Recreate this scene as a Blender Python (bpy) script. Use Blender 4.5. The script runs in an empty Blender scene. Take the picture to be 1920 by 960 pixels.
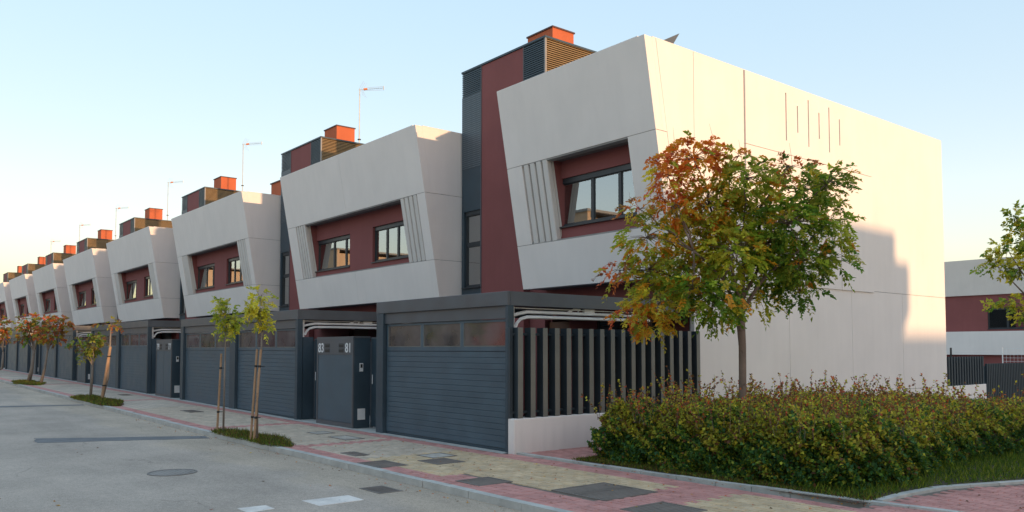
import bpy, bmesh, math, random
import numpy as np
from mathutils import Vector, Matrix
random.seed(7); np.random.seed(7)
S = bpy.context.scene
COL = S.collection
R = math.radians

# ------------------------------------------------------------------ camera
YAW, PITCH = 0.888, 0.049
cam_d = bpy.data.cameras.new('camera'); cam = bpy.data.objects.new('camera', cam_d); COL.objects.link(cam)
cam.location = (10.506, -8.45, 1.70)
cam.rotation_euler = (math.pi/2 + PITCH, 0, YAW)
cam_d.sensor_width = 36.0; cam_d.lens = 1531.0/1920*36.0
cam_d.shift_y = (579.8-480)/1920.0
cam_d.clip_start = 0.1; cam_d.clip_end = 5000
S.camera = cam
S.render.resolution_x = 1024; S.render.resolution_y = 512

# ------------------------------------------------------------------ light
SUN_EL = R(3.5); SUN_AZ = R(2.5)          # azimuth measured from +X towards +Y
w = bpy.data.worlds.new('World'); S.world = w; w.use_nodes = True
nt = w.node_tree; nt.nodes.clear()
sky = nt.nodes.new('ShaderNodeTexSky'); sky.sky_type = 'NISHITA'; sky.sun_disc = False
sky.sun_elevation = SUN_EL
sky.sun_rotation = math.pi/2 - SUN_AZ
sky.altitude = 600; sky.air_density = 1.0; sky.dust_density = 1.2; sky.ozone_density = 1.3
bg = nt.nodes.new('ShaderNodeBackground'); bg.inputs['Strength'].default_value = 0.15
wo = nt.nodes.new('ShaderNodeOutputWorld')
# one grade over the whole sky: contrast flattened to lift shade, saturation raised
SKY_GAMMA, SKY_SAT, SKY_GAIN, SKY_TINT = 0.20, 3.35, 3.6, (1.08, 0.97, 0.985)
gm = nt.nodes.new('ShaderNodeGamma'); gm.inputs[1].default_value = SKY_GAMMA
hs = nt.nodes.new('ShaderNodeHueSaturation'); hs.inputs['Saturation'].default_value = SKY_SAT
tn = nt.nodes.new('ShaderNodeVectorMath'); tn.operation = 'MULTIPLY'; tn.inputs[1].default_value = tuple(SKY_GAIN*c for c in SKY_TINT)
nt.links.new(sky.outputs[0], gm.inputs[0]); nt.links.new(gm.outputs[0], hs.inputs['Color']); nt.links.new(hs.outputs[0], tn.inputs[0])
nt.links.new(tn.outputs[0], bg.inputs[0]); nt.links.new(bg.outputs[0], wo.inputs[0])
sd = bpy.data.lights.new('sun', 'SUN'); sd.energy = 2.2; sd.angle = R(0.5); sd.color = (1.0, 0.62, 0.34)
sun = bpy.data.objects.new('sun', sd); COL.objects.link(sun)
dirv = Vector((math.cos(SUN_EL)*math.cos(SUN_AZ), math.cos(SUN_EL)*math.sin(SUN_AZ), math.sin(SUN_EL)))
sun.rotation_euler = dirv.to_track_quat('Z', 'Y').to_euler()
sun.location = (60, 2, 30)
S.view_settings.view_transform = 'Standard'; S.view_settings.look = 'None'
S.view_settings.gamma = 1.0; S.view_settings.exposure = 0.80
try: S.view_settings.use_curve_mapping = False
except Exception: pass
S.render.engine = 'CYCLES'
S.cycles.max_bounces = 6; S.cycles.diffuse_bounces = 4; S.cycles.transparent_max_bounces = 8

# ------------------------------------------------------------------ tags
def tag(o, label=None, cat=None, group=None, kind=None):
    if label: o['label'] = label
    if cat: o['category'] = cat
    if group: o['group'] = group
    if kind: o['kind'] = kind
    return o
def empty(name, loc=(0, 0, 0), rz=0, label=None, cat=None, group=None):
    o = bpy.data.objects.new(name, None); COL.objects.link(o)
    o.location = loc; o.rotation_euler = (0, 0, rz); o.empty_display_size = .3
    return tag(o, label, cat, group)
def children(o): return [c for c in bpy.data.objects if c.parent == o]
def copy_tree(o, parent=None):
    kids = children(o)
    c = o.copy(); COL.objects.link(c)
    if parent is not None: c.parent = parent
    for k in kids: copy_tree(k, c)
    return c

# ------------------------------------------------------------------ mesh builder
class MB:
    def __init__(s): s.v = []; s.f = []; s.m = []; s.mi = 0
    def mat(s, i): s.mi = i; return s
    def face(s, *pts):
        n = len(s.v); s.v += [tuple(p) for p in pts]; s.f.append(tuple(range(n, n+len(pts)))); s.m.append(s.mi)
    def hexa(s, p):                      # 8 corners: bottom 4 ccw, top 4 ccw
        s._h(p); return s
    def _h(s, p):
        n = len(s.v); s.v += [tuple(q) for q in p]
        for q in ((0,3,2,1),(4,5,6,7),(0,1,5,4),(1,2,6,5),(2,3,7,6),(3,0,4,7)):
            s.f.append(tuple(n+i for i in q)); s.m.append(s.mi)
    def box(s, x0, x1, y0, y1, z0, z1):
        s.hexa([(x0,y0,z0),(x1,y0,z0),(x1,y1,z0),(x0,y1,z0),(x0,y0,z1),(x1,y0,z1),(x1,y1,z1),(x0,y1,z1)])
        return s
    def lean(s, x0, x1, z0, z1, t0, t1):  # slab parallel to the leaning facade
        a, b = ly(z0), ly(z1)
        s.hexa([(x0,a+t0,z0),(x1,a+t0,z0),(x1,a+t1,z0),(x0,a+t1,z0),(x0,b+t0,z1),(x1,b+t0,z1),(x1,b+t1,z1),(x0,b+t1,z1)])
        return s
    def prismX(s, x0, x1, poly):         # polygon in (y,z) extruded along x
        n = len(s.v); k = len(poly)
        s.v += [(x0, y, z) for y, z in poly] + [(x1, y, z) for y, z in poly]
        s.f.append(tuple(n+i for i in reversed(range(k)))); s.m.append(s.mi)
        s.f.append(tuple(n+k+i for i in range(k))); s.m.append(s.mi)
        for i in range(k):
            j = (i+1) % k
            s.f.append((n+i, n+j, n+k+j, n+k+i)); s.m.append(s.mi)
        return s
    def tube(s, pts, rad, n=6, cap=True):
        pts = [Vector(p) for p in pts]
        if not hasattr(rad, '__len__'): rad = [rad]*len(pts)
        base = len(s.v); prev = None
        for i, p in enumerate(pts):
            d = (pts[min(i+1, len(pts)-1)] - pts[max(i-1, 0)])
            if d.length < 1e-9: d = Vector((0,0,1))
            d.normalize()
            if prev is None:
                a = Vector((1,0,0)) if abs(d.x) < .9 else Vector((0,1,0))
                u = d.cross(a).normalized()
            else:
                u = (prev - d*prev.dot(d)).normalized()
            prev = u; v = d.cross(u)
            for k in range(n):
                a = 2*math.pi*k/n
                s.v.append(tuple(p + (u*math.cos(a)+v*math.sin(a))*rad[i]))
        for i in range(len(pts)-1):
            for k in range(n):
                a = base+i*n+k; b = base+i*n+(k+1) % n
                s.f.append((a, b, b+n, a+n)); s.m.append(s.mi)
        if cap:
            s.f.append(tuple(base+k for k in reversed(range(n)))); s.m.append(s.mi)
            e = base+(len(pts)-1)*n
            s.f.append(tuple(e+k for k in range(n))); s.m.append(s.mi)
        return s
    def disc(s, cx, cy, z0, z1, r, n=24):
        b = len(s.v)
        s.v += [(cx+r*math.cos(2*math.pi*k/n), cy+r*math.sin(2*math.pi*k/n), z) for z in (z0, z1) for k in range(n)]
        for k in range(n):
            j = (k+1) % n; s.f.append((b+k, b+j, b+n+j, b+n+k)); s.m.append(s.mi)
        s.f.append(tuple(b+n+k for k in range(n))); s.m.append(s.mi)
        return s
    def mesh(s, name, mats):
        me = bpy.data.meshes.new(name); me.from_pydata(s.v, [], s.f)
        mats = mats if isinstance(mats, (list, tuple)) else [mats]
        for m in mats: me.materials.append(m)
        if len(mats) > 1: me.polygons.foreach_set('material_index', s.m)
        bm = bmesh.new(); bm.from_mesh(me); bmesh.ops.recalc_face_normals(bm, faces=bm.faces); bm.to_mesh(me); bm.free()
        me.update(); return me
    def build(s, name, mats, parent=None, kind=None, bevel=0, smooth=False, label=None):
        me = s.mesh(name, mats)
        if bevel:
            bm = bmesh.new(); bm.from_mesh(me)
            es = [e for e in bm.edges if len(e.link_faces) == 2 and e.calc_face_angle(0) > .5]
            bmesh.ops.bevel(bm, geom=es, offset=bevel, segments=1, affect='EDGES', clamp_overlap=True)
            bm.to_mesh(me); bm.free()
        if smooth: me.polygons.foreach_set('use_smooth', [True]*len(me.polygons))
        o = bpy.data.objects.new(name, me); COL.objects.link(o)
        if parent is not None: o.parent = parent
        if kind: o['kind'] = kind
        if label: o['label'] = label
        return o
def link_mesh(name, me, parent=None, loc=(0,0,0), kind=None):
    o = bpy.data.objects.new(name, me); COL.objects.link(o); o.location = loc
    if parent is not None: o.parent = parent
    if kind: o['kind'] = kind
    return o

# ------------------------------------------------------------------ materials
def new_mat(name):
    m = bpy.data.materials.new(name); m.use_nodes = True
    return m, m.node_tree, m.node_tree.nodes['Principled BSDF']
def N(nt, t, **kw):
    n = nt.nodes.new(t)
    for k, v in kw.items(): setattr(n, k, v)
    return n
def plaster(name, col, rough=.85, var=.06, bump=.15, scale=1.0, streak=.05):
    m, nt, p = new_mat(name)
    tc = N(nt, 'ShaderNodeTexCoord')
    n1 = N(nt, 'ShaderNodeTexNoise'); n1.inputs['Scale'].default_value = .9*scale; n1.inputs['Detail'].default_value = 6
    mp = N(nt, 'ShaderNodeMapping'); mp.inputs['Scale'].default_value = (5, 5, .5)
    n2 = N(nt, 'ShaderNodeTexNoise'); n2.inputs['Scale'].default_value = 1.0; n2.inputs['Detail'].default_value = 5
    nt.links.new(tc.outputs['Object'], n1.inputs['Vector']); nt.links.new(tc.outputs['Object'], mp.inputs['Vector']); nt.links.new(mp.outputs[0], n2.inputs['Vector'])
    a = N(nt, 'ShaderNodeMapRange'); a.inputs[1].default_value = .3; a.inputs[2].default_value = .7; a.inputs[3].default_value = 1-var; a.inputs[4].default_value = 1+var*.4
    b = N(nt, 'ShaderNodeMapRange'); b.inputs[1].default_value = .35; b.inputs[2].default_value = .7; b.inputs[3].default_value = 1.0; b.inputs[4].default_value = 1-streak
    nt.links.new(n1.outputs[0], a.inputs[0]); nt.links.new(n2.outputs[0], b.inputs[0])
    mu = N(nt, 'ShaderNodeMath', operation='MULTIPLY'); nt.links.new(a.outputs[0], mu.inputs[0]); nt.links.new(b.outputs[0], mu.inputs[1])
    sz = N(nt, 'ShaderNodeSeparateXYZ'); nt.links.new(tc.outputs['Object'], sz.inputs[0])
    gn = N(nt, 'ShaderNodeMath', operation='MULTIPLY_ADD'); gn.inputs[1].default_value = -.55; nt.links.new(n2.outputs[0], gn.inputs[0]); nt.links.new(sz.outputs['Z'], gn.inputs[2])
    gr = N(nt, 'ShaderNodeMapRange'); gr.inputs[1].default_value = -.25; gr.inputs[2].default_value = .12; gr.inputs[3].default_value = 1-4*streak; gr.inputs[4].default_value = 1; nt.links.new(gn.outputs[0], gr.inputs[0])
    mg = N(nt, 'ShaderNodeMath', operation='MULTIPLY'); nt.links.new(mu.outputs[0], mg.inputs[0]); nt.links.new(gr.outputs[0], mg.inputs[1]); mu = mg
    vm = N(nt, 'ShaderNodeVectorMath', operation='SCALE'); vm.inputs[0].default_value = col
    nt.links.new(mu.outputs[0], vm.inputs['Scale']); nt.links.new(vm.outputs[0], p.inputs['Base Color'])
    p.inputs['Roughness'].default_value = rough
    n3 = N(nt, 'ShaderNodeTexNoise'); n3.inputs['Scale'].default_value = 90; n3.inputs['Detail'].default_value = 3
    nt.links.new(tc.outputs['Object'], n3.inputs['Vector'])
    bp = N(nt, 'ShaderNodeBump'); bp.inputs['Strength'].default_value = bump; bp.inputs['Distance'].default_value = .004
    nt.links.new(n3.outputs[0], bp.inputs['Height']); nt.links.new(bp.outputs[0], p.inputs['Normal'])
    return m
def metal(name, col, rough=.45, metallic=0.0, var=.12):
    m, nt, p = new_mat(name)
    tc = N(nt, 'ShaderNodeTexCoord'); n1 = N(nt, 'ShaderNodeTexNoise'); n1.inputs['Scale'].default_value = 2.3; n1.inputs['Detail'].default_value = 5
    nt.links.new(tc.outputs['Object'], n1.inputs['Vector'])
    a = N(nt, 'ShaderNodeMapRange'); a.inputs[1].default_value = .3; a.inputs[2].default_value = .7; a.inputs[3].default_value = 1-var; a.inputs[4].default_value = 1+var
    nt.links.new(n1.outputs[0], a.inputs[0])
    vm = N(nt, 'ShaderNodeVectorMath', operation='SCALE'); vm.inputs[0].default_value = col
    nt.links.new(a.outputs[0], vm.inputs['Scale']); nt.links.new(vm.outputs[0], p.inputs['Base Color'])
    b = N(nt, 'ShaderNodeMapRange'); b.inputs[1].default_value = .3; b.inputs[2].default_value = .7; b.inputs[3].default_value = rough-.06; b.inputs[4].default_value = rough+.1
    nt.links.new(n1.outputs[0], b.inputs[0]); nt.links.new(b.outputs[0], p.inputs['Roughness'])
    p.inputs['Metallic'].default_value = metallic
    return m
def glass(name, refl=.5, tint=(.06, .08, .09), rough=.01, wob=.0, film=None):
    m = bpy.data.materials.new(name); m.use_nodes = True; nt = m.node_tree; nt.nodes.clear()
    g = N(nt, 'ShaderNodeBsdfGlossy'); g.inputs['Roughness'].default_value = rough; g.inputs['Color'].default_value = (.92, .96, .97, 1)
    t = N(nt, 'ShaderNodeBsdfTransparent'); t.inputs['Color'].default_value = (*tint, 1)
    mx = N(nt, 'ShaderNodeMixShader'); fr = N(nt, 'ShaderNodeFresnel'); fr.inputs[0].default_value = 1.5
    ad = N(nt, 'ShaderNodeMath', operation='ADD'); ad.inputs[1].default_value = refl; ad.use_clamp = True
    nt.links.new(fr.outputs[0], ad.inputs[0]); nt.links.new(ad.outputs[0], mx.inputs[0])
    nt.links.new(t.outputs[0], mx.inputs[1]); nt.links.new(g.outputs[0], mx.inputs[2])
    if wob:
        tc = N(nt, 'ShaderNodeTexCoord'); n = N(nt, 'ShaderNodeTexNoise'); n.inputs['Scale'].default_value = 1.3
        nt.links.new(tc.outputs['Object'], n.inputs['Vector'])
        bp = N(nt, 'ShaderNodeBump'); bp.inputs['Strength'].default_value = wob; bp.inputs['Distance'].default_value = .02
        nt.links.new(n.outputs[0], bp.inputs['Height']); nt.links.new(bp.outputs[0], g.inputs['Normal'])
    if film:  # frosted film; its pinkish colour stands in for a dull reflection
        df = N(nt, 'ShaderNodeBsdfDiffuse'); df.inputs['Color'].default_value = (*film, 1)
        m2 = N(nt, 'ShaderNodeMixShader'); tc2 = N(nt, 'ShaderNodeTexCoord'); dn = N(nt, 'ShaderNodeTexNoise'); dn.inputs['Scale'].default_value = 2.2; dn.inputs['Detail'].default_value = 5
        nt.links.new(tc2.outputs['Object'], dn.inputs['Vector']); dr = N(nt, 'ShaderNodeMapRange'); dr.inputs[1].default_value = .3; dr.inputs[2].default_value = .7; dr.inputs[3].default_value = .3; dr.inputs[4].default_value = .75
        nt.links.new(dn.outputs[0], dr.inputs[0]); nt.links.new(dr.outputs[0], m2.inputs[0]); nt.links.new(mx.outputs[0], m2.inputs[1]); nt.links.new(df.outputs[0], m2.inputs[2]); mx = m2
    o = N(nt, 'ShaderNodeOutputMaterial'); nt.links.new(mx.outputs[0], o.inputs[0])
    return m
M = {}
M['white'] = plaster('white_render', (.90, .825, .77), streak=.03, var=.045)
M['slat'] = plaster('slat_render', (.74, .69, .64), streak=.05)
M['red'] = plaster('burgundy_render', (.27, .085, .08), var=.1)
M['chimney'] = plaster('sunlit_burgundy_render', (.58, .14, .055), var=.1)  # the walls' burgundy render, with its sunlit orange put into the colour
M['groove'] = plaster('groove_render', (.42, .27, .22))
M['joint'] = metal('joint_grey', (.33, .31, .29), .8)
M['dark'] = metal('slate_metal', (.042, .068, .088), .42)
M['frame'] = metal('window_metal', (.035, .042, .048), .4)
M['fascia'] = metal('fascia_metal', (.098, .106, .116), .42)
M['door'] = metal('garage_door_metal', (.072, .112, .142), .4)
M['louvre'] = metal('sunlit_louvre_metal', (.34, .22, .10), .5)  # side louvres: golden sunlit tone put into the base colour
M['galv'] = metal('galvanised_steel', (.80, .80, .79), .4, .1)
M['blade'] = metal('fence_blade_paint', (.20, .19, .165), .5)
M['blade_dark'] = metal('dark_blade_paint', (.035, .048, .058), .5)
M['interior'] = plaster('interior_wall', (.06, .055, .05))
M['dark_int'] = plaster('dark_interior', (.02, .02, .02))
M['curtain'] = plaster('curtain_cloth', (.74, .71, .66))
M['glass'] = glass('window_glass', .36, (.82, .85, .85))
M['glass_tower'] = glass('tower_glass', .42, (.1, .12, .12))
M['glass_garage'] = glass('garage_glass', .16, (.25, .24, .23), .06, .15, (.21, .175, .165))
M['roof'] = plaster('roof_gravel', (.35, .34, .32), scale=4)
M['number'] = metal('white_number', (.8, .8, .8), .5)
M['brown_door'] = metal('brown_door_wood', (.16, .06, .025), .5)
M['antenna'] = metal('antenna_aluminium', (.6, .6, .58), .35, .4)
M['antenna_orange'] = metal('antenna_orange', (.75, .25, .08), .5)
M['black'] = metal('black_plastic', (.02, .02, .02), .5)
M['iron'] = None

def mesh_panel_mat():
    m, nt, p = new_mat('perforated_metal')
    tc = N(nt, 'ShaderNodeTexCoord'); sx = N(nt, 'ShaderNodeSeparateXYZ'); nt.links.new(tc.outputs['Object'], sx.inputs[0])
    def cell(out, k, off=None):
        a = N(nt, 'ShaderNodeMath', operation='MULTIPLY'); a.inputs[1].default_value = k; nt.links.new(out, a.inputs[0])
        src = a.outputs[0]
        if off is not None:
            ad = N(nt, 'ShaderNodeMath', operation='ADD'); nt.links.new(src, ad.inputs[0]); nt.links.new(off, ad.inputs[1]); src = ad.outputs[0]
        f = N(nt, 'ShaderNodeMath', operation='FRACT'); nt.links.new(src, f.inputs[0])
        s = N(nt, 'ShaderNodeMath', operation='SUBTRACT'); s.inputs[1].default_value = .5; nt.links.new(f.outputs[0], s.inputs[0])
        q = N(nt, 'ShaderNodeMath', operation='MULTIPLY'); nt.links.new(s.outputs[0], q.inputs[0]); nt.links.new(s.outputs[0], q.inputs[1])
        return q.outputs[0]
    cx = cell(sx.outputs['X'], 17); cz = cell(sx.outputs['Z'], 17)
    ad = N(nt, 'ShaderNodeMath', operation='ADD'); nt.links.new(cx, ad.inputs[0]); nt.links.new(cz, ad.inputs[1])
    lt = N(nt, 'ShaderNodeMath', operation='LESS_THAN'); lt.inputs[1].default_value = .07; nt.links.new(ad.outputs[0], lt.inputs[0])
    mx = N(nt, 'ShaderNodeMix', data_type='RGBA'); mx.inputs[6].default_value = (.042, .056, .068, 1); mx.inputs[7].default_value = (.16, .21, .25, 1)
    nt.links.new(lt.outputs[0], mx.inputs[0]); nt.links.new(mx.outputs[2], p.inputs['Base Color']); p.inputs['Roughness'].default_value = .5
    return m
M['perf'] = mesh_panel_mat()

def varied(name, cols, rough=.85, scale=3.0, bump=.3, bscale=60, spots=0.0, spotcol=(.02, .02, .02), spotscale=9):
    """colour chosen per piece (random per object and per island) plus noise"""
    m, nt, p = new_mat(name)
    oi = N(nt, 'ShaderNodeObjectInfo'); ge = N(nt, 'ShaderNodeNewGeometry')
    ad = N(nt, 'ShaderNodeMath', operation='ADD'); nt.links.new(oi.outputs['Random'], ad.inputs[0]); nt.links.new(ge.outputs['Random Per Island'], ad.inputs[1])
    fr = N(nt, 'ShaderNodeMath', operation='FRACT'); nt.links.new(ad.outputs[0], fr.inputs[0])
    cr = N(nt, 'ShaderNodeValToRGB'); el = cr.color_ramp.elements
    el[0].color = (*cols[0], 1); el[1].color = (*cols[-1], 1)
    for i, c in enumerate(cols[1:-1]): e = el.new((i+1)/(len(cols)-1)); e.color = (*c, 1)
    nt.links.new(fr.outputs[0], cr.inputs[0])
    n1 = N(nt, 'ShaderNodeTexNoise'); n1.inputs['Scale'].default_value = scale; n1.inputs['Detail'].default_value = 8; n1.inputs['Roughness'].default_value = .65
    nt.links.new(ge.outputs['Position'], n1.inputs['Vector'])
    a = N(nt, 'ShaderNodeMapRange'); a.inputs[1].default_value = .3; a.inputs[2].default_value = .7; a.inputs[3].default_value = .74; a.inputs[4].default_value = 1.14
    nt.links.new(n1.outputs[0], a.inputs[0])
    vm = N(nt, 'ShaderNodeVectorMath', operation='SCALE'); nt.links.new(cr.outputs[0], vm.inputs[0]); nt.links.new(a.outputs[0], vm.inputs['Scale'])
    last = vm.outputs[0]
    if spots:
        n4 = N(nt, 'ShaderNodeTexNoise'); n4.inputs['Scale'].default_value = spotscale; n4.inputs['Detail'].default_value = 4
        nt.links.new(ge.outputs['Position'], n4.inputs['Vector'])
        s = N(nt, 'ShaderNodeMapRange'); s.inputs[1].default_value = .62; s.inputs[2].default_value = .72; s.inputs[4].default_value = spots
        nt.links.new(n4.outputs[0], s.inputs[0])
        mx = N(nt, 'ShaderNodeMix', data_type='RGBA'); mx.inputs[7].default_value = (*spotcol, 1)
        nt.links.new(s.outputs[0], mx.inputs[0]); nt.links.new(last, mx.inputs[6]); last = mx.outputs[2]
    nt.links.new(last, p.inputs['Base Color']); p.inputs['Roughness'].default_value = rough
    n3 = N(nt, 'ShaderNodeTexNoise'); n3.inputs['Scale'].default_value = bscale; n3.inputs['Detail'].default_value = 4
    nt.links.new(ge.outputs['Position'], n3.inputs['Vector'])
    bp = N(nt, 'ShaderNodeBump'); bp.inputs['Strength'].default_value = bump; bp.inputs['Distance'].default_value = .006
    nt.links.new(n3.outputs[0], bp.inputs['Height']); nt.links.new(bp.outputs[0], p.inputs['Normal'])
    return m
M['pav_y'] = varied('yellow_paver', [(.62,.46,.28), (.68,.51,.32), (.56,.42,.27), (.66,.47,.27)], spots=.6, spotcol=(.10,.08,.06), spotscale=14)
M['pav_b'] = varied('beige_paver', [(.56,.45,.34), (.62,.50,.38), (.53,.43,.33)], spots=.4, spotcol=(.12,.09,.07), spotscale=11)
M['pav_r'] = varied('pink_paver', [(.56,.26,.225), (.62,.30,.26), (.50,.23,.20)], spots=.4, spotcol=(.12,.08,.07))
M['concrete'] = varied('grey_concrete', [(.50,.49,.45), (.55,.535,.49)], spots=.4, spotcol=(.15,.14,.12), spotscale=5)
M['mortar'] = varied('sand_joint', [(.20,.165,.13), (.21,.17,.135)])
M['iron'] = varied('cast_iron_cover', [(.18,.155,.135), (.22,.19,.165)], rough=.6, bump=.6, bscale=35, spots=.4, spotcol=(.25,.22,.18))
M['soil'] = varied('bed_soil', [(.09,.065,.045), (.10,.07,.05)], bump=1, bscale=25, spots=.6, spotcol=(.04,.05,.02), spotscale=5)
M['leaf_litter'] = varied('dry_leaf', [(.16,.07,.03), (.10,.05,.03), (.30,.16,.05), (.07,.04,.03)])
M['stake'] = varied('stake_wood', [(.42,.26,.15), (.46,.29,.17)], spots=.5, spotcol=(.14,.08,.05), spotscale=8)
M['paint'] = varied('worn_road_paint', [(.84,.77,.70), (.80,.74,.67)], spots=.8, spotcol=(.25,.25,.25), spotscale=12)
M['patch'] = varied('asphalt_patch', [(.18,.178,.18), (.19,.187,.187)], bump=.5, bscale=120, spots=.5, spotcol=(.16,.16,.16), spotscale=2)

def road_mat():
    m, nt, p = new_mat('asphalt')
    ge = N(nt, 'ShaderNodeNewGeometry')
    def noise(sc, det, lo, hi, a, b, vec=None):
        n = N(nt, 'ShaderNodeTexNoise'); n.inputs['Scale'].default_value = sc; n.inputs['Detail'].default_value = det; n.inputs['Roughness'].default_value = .6
        nt.links.new(vec or ge.outputs['Position'], n.inputs['Vector'])
        r = N(nt, 'ShaderNodeMapRange'); r.inputs[1].default_value = lo; r.inputs[2].default_value = hi; r.inputs[3].default_value = a; r.inputs[4].default_value = b
        nt.links.new(n.outputs[0], r.inputs[0]); return r.outputs[0]
    mp = N(nt, 'ShaderNodeMapping'); mp.inputs['Scale'].default_value = (.12, .9, 1); nt.links.new(ge.outputs['Position'], mp.inputs['Vector'])
    a = noise(.6, 6, .3, .7, .82, 1.12); b = noise(1.0, 4, .35, .65, .88, 1.10, mp.outputs[0]); c = noise(75, 3, .3, .7, .70, 1.3); e = noise(14, 5, .3, .7, .9, 1.08)
    prod = a
    for q in (b, c, e):
        mu = N(nt, 'ShaderNodeMath', operation='MULTIPLY'); nt.links.new(prod, mu.inputs[0]); nt.links.new(q, mu.inputs[1]); prod = mu.outputs[0]
    # sandy dust gathered towards the kerb
    sx = N(nt, 'ShaderNodeSeparateXYZ'); nt.links.new(ge.outputs['Position'], sx.inputs[0])
    dn = N(nt, 'ShaderNodeTexNoise'); dn.inputs['Scale'].default_value = .45; dn.inputs['Detail'].default_value = 5; nt.links.new(ge.outputs['Position'], dn.inputs['Vector'])
    ml = N(nt, 'ShaderNodeMath', operation='MULTIPLY_ADD'); ml.inputs[1].default_value = 2.6; nt.links.new(dn.outputs[0], ml.inputs[0]); nt.links.new(sx.outputs['Y'], ml.inputs[2])
    dr = N(nt, 'ShaderNodeMapRange'); dr.inputs[1].default_value = -2.55; dr.inputs[2].default_value = -2.2; dr.inputs[4].default_value = .8
    nt.links.new(ml.outputs[0], dr.inputs[0])
    cx = N(nt, 'ShaderNodeMix', data_type='RGBA'); cx.inputs[6].default_value = (.455, .375, .305, 1); cx.inputs[7].default_value = (.50, .40, .30, 1)
    nt.links.new(dr.outputs[0], cx.inputs[0])
    vo = N(nt, 'ShaderNodeTexVoronoi', feature='DISTANCE_TO_EDGE'); vo.inputs['Scale'].default_value = .42
    wn = N(nt, 'ShaderNodeTexNoise'); wn.inputs['Scale'].default_value = 1.6; wn.inputs['Detail'].default_value = 6; nt.links.new(ge.outputs['Position'], wn.inputs['Vector'])
    wa = N(nt, 'ShaderNodeVectorMath', operation='ADD'); nt.links.new(ge.outputs['Position'], wa.inputs[0]); nt.links.new(wn.outputs['Color'], wa.inputs[1]); nt.links.new(wa.outputs[0], vo.inputs['Vector'])
    ck = N(nt, 'ShaderNodeMapRange'); ck.inputs[1].default_value = .0; ck.inputs[2].default_value = .008; ck.inputs[3].default_value = .62; ck.inputs[4].default_value = 1; nt.links.new(vo.outputs['Distance'], ck.inputs[0])
    msk = noise(.35, 2, .5, .6, 0, 1)
    cm = N(nt, 'ShaderNodeMix'); cm.inputs[2].default_value = 1.0; nt.links.new(msk, cm.inputs[0]); nt.links.new(ck.outputs[0], cm.inputs[3])
    mk_ = N(nt, 'ShaderNodeMath', operation='MULTIPLY'); nt.links.new(prod, mk_.inputs[0]); nt.links.new(cm.outputs[0], mk_.inputs[1]); prod = mk_.outputs[0]
    vm = N(nt, 'ShaderNodeVectorMath', operation='SCALE'); nt.links.new(cx.outputs[2], vm.inputs[0]); nt.links.new(prod, vm.inputs['Scale'])
    nt.links.new(vm.outputs[0], p.inputs['Base Color']); p.inputs['Roughness'].default_value = .85
    n3 = N(nt, 'ShaderNodeTexNoise'); n3.inputs['Scale'].default_value = 110; nt.links.new(ge.outputs['Position'], n3.inputs['Vector'])
    bp = N(nt, 'ShaderNodeBump'); bp.inputs['Strength'].default_value = .5; bp.inputs['Distance'].default_value = .006
    nt.links.new(n3.outputs[0], bp.inputs['Height']); nt.links.new(bp.outputs[0], p.inputs['Normal'])
    return m
M['road'] = road_mat()
def leaf_mat(name, trans=.5):
    m, nt, p = new_mat(name)
    at = N(nt, 'ShaderNodeAttribute'); at.attribute_name = 'leaf_colour'
    nt.links.new(at.outputs['Color'], p.inputs['Base Color']); p.inputs['Roughness'].default_value = .55
    p.inputs['Specular IOR Level'].default_value = .35
    tr = N(nt, 'ShaderNodeBsdfTranslucent'); nt.links.new(at.outputs['Color'], tr.inputs['Color'])
    mx = N(nt, 'ShaderNodeMixShader'); mx.inputs[0].default_value = trans
    out = nt.nodes['Material Output']
    nt.links.new(p.outputs[0], mx.inputs[1]); nt.links.new(tr.outputs[0], mx.inputs[2]); nt.links.new(mx.outputs[0], out.inputs[0])
    return m
M['leaf'] = leaf_mat('leaf')
M['bark'] = varied('bark', [(.20,.14,.11), (.22,.155,.12)], bump=1, bscale=30, spots=.9, spotcol=(.08,.05,.04), spotscale=9)
M['bark_pale'] = varied('pale_bark', [(.26,.22,.18), (.28,.23,.19)], bump=.6, bscale=40, spots=.5, spotcol=(.10,.08,.07), spotscale=10)

# ------------------------------------------------------------------ terrain height: the street climbs gently to the left
def gz(x):
    return 0.0 if x > -8.2 else min(-8.2-x, 140)*.0072

# ------------------------------------------------------------------ ground, road, pavement
def strip(name, xs, y0, y1, z, mat, kind='structure', parent=None):
    b = MB()
    for a, c in zip(xs[:-1], xs[1:]):
        b.face((a,y0,z+gz(a)), (c,y0,z+gz(c)), (c,y1,z+gz(c)), (a,y1,z+gz(a)))
    return b.build(name, mat, parent, kind)
RZ = -.085
XS = [-2500, -600, -148.2, -100, -60, -30, -8.2, 0, 30, 80, 600, 2500]
M['earth'] = varied('bare_ground', [(.36,.31,.25), (.37,.32,.26)], spots=.3, spotcol=(.08,.10,.04), spotscale=.5)
strip('ground', XS, -2500, 2500, -.16, M['earth'])
strip('road', XS[2:9], -19.0, -2.60, RZ, M['road'])
strip('pavement_far_side', XS[2:9], -22.5, -19.0, 0.0, M['concrete'])
pav = strip('pavement', XS[2:9], -2.50, 0.02, -.012, M['mortar'])
strip('driveway', [-148.2, -8.2, -.2], 0.02, 4.9, -.004, M['concrete'])

kerb = empty('kerb'); kerb['kind'] = 'structure'
kb = MB().box(-.495, .495, -2.62, -2.50, -.20, .004).mesh('kerb_stone', M['concrete'])
x = 13.0
while x > -62:
    o = link_mesh('kerb_stone', kb, kerb, (x, random.uniform(-.006, .006), gz(x)+random.uniform(-.004, .004))); x -= 1.0
MB().box(-148, -62.5, -2.62, -2.50, -.2, .55).build('kerb_run', M['concrete'], kerb, 'stuff')

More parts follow.
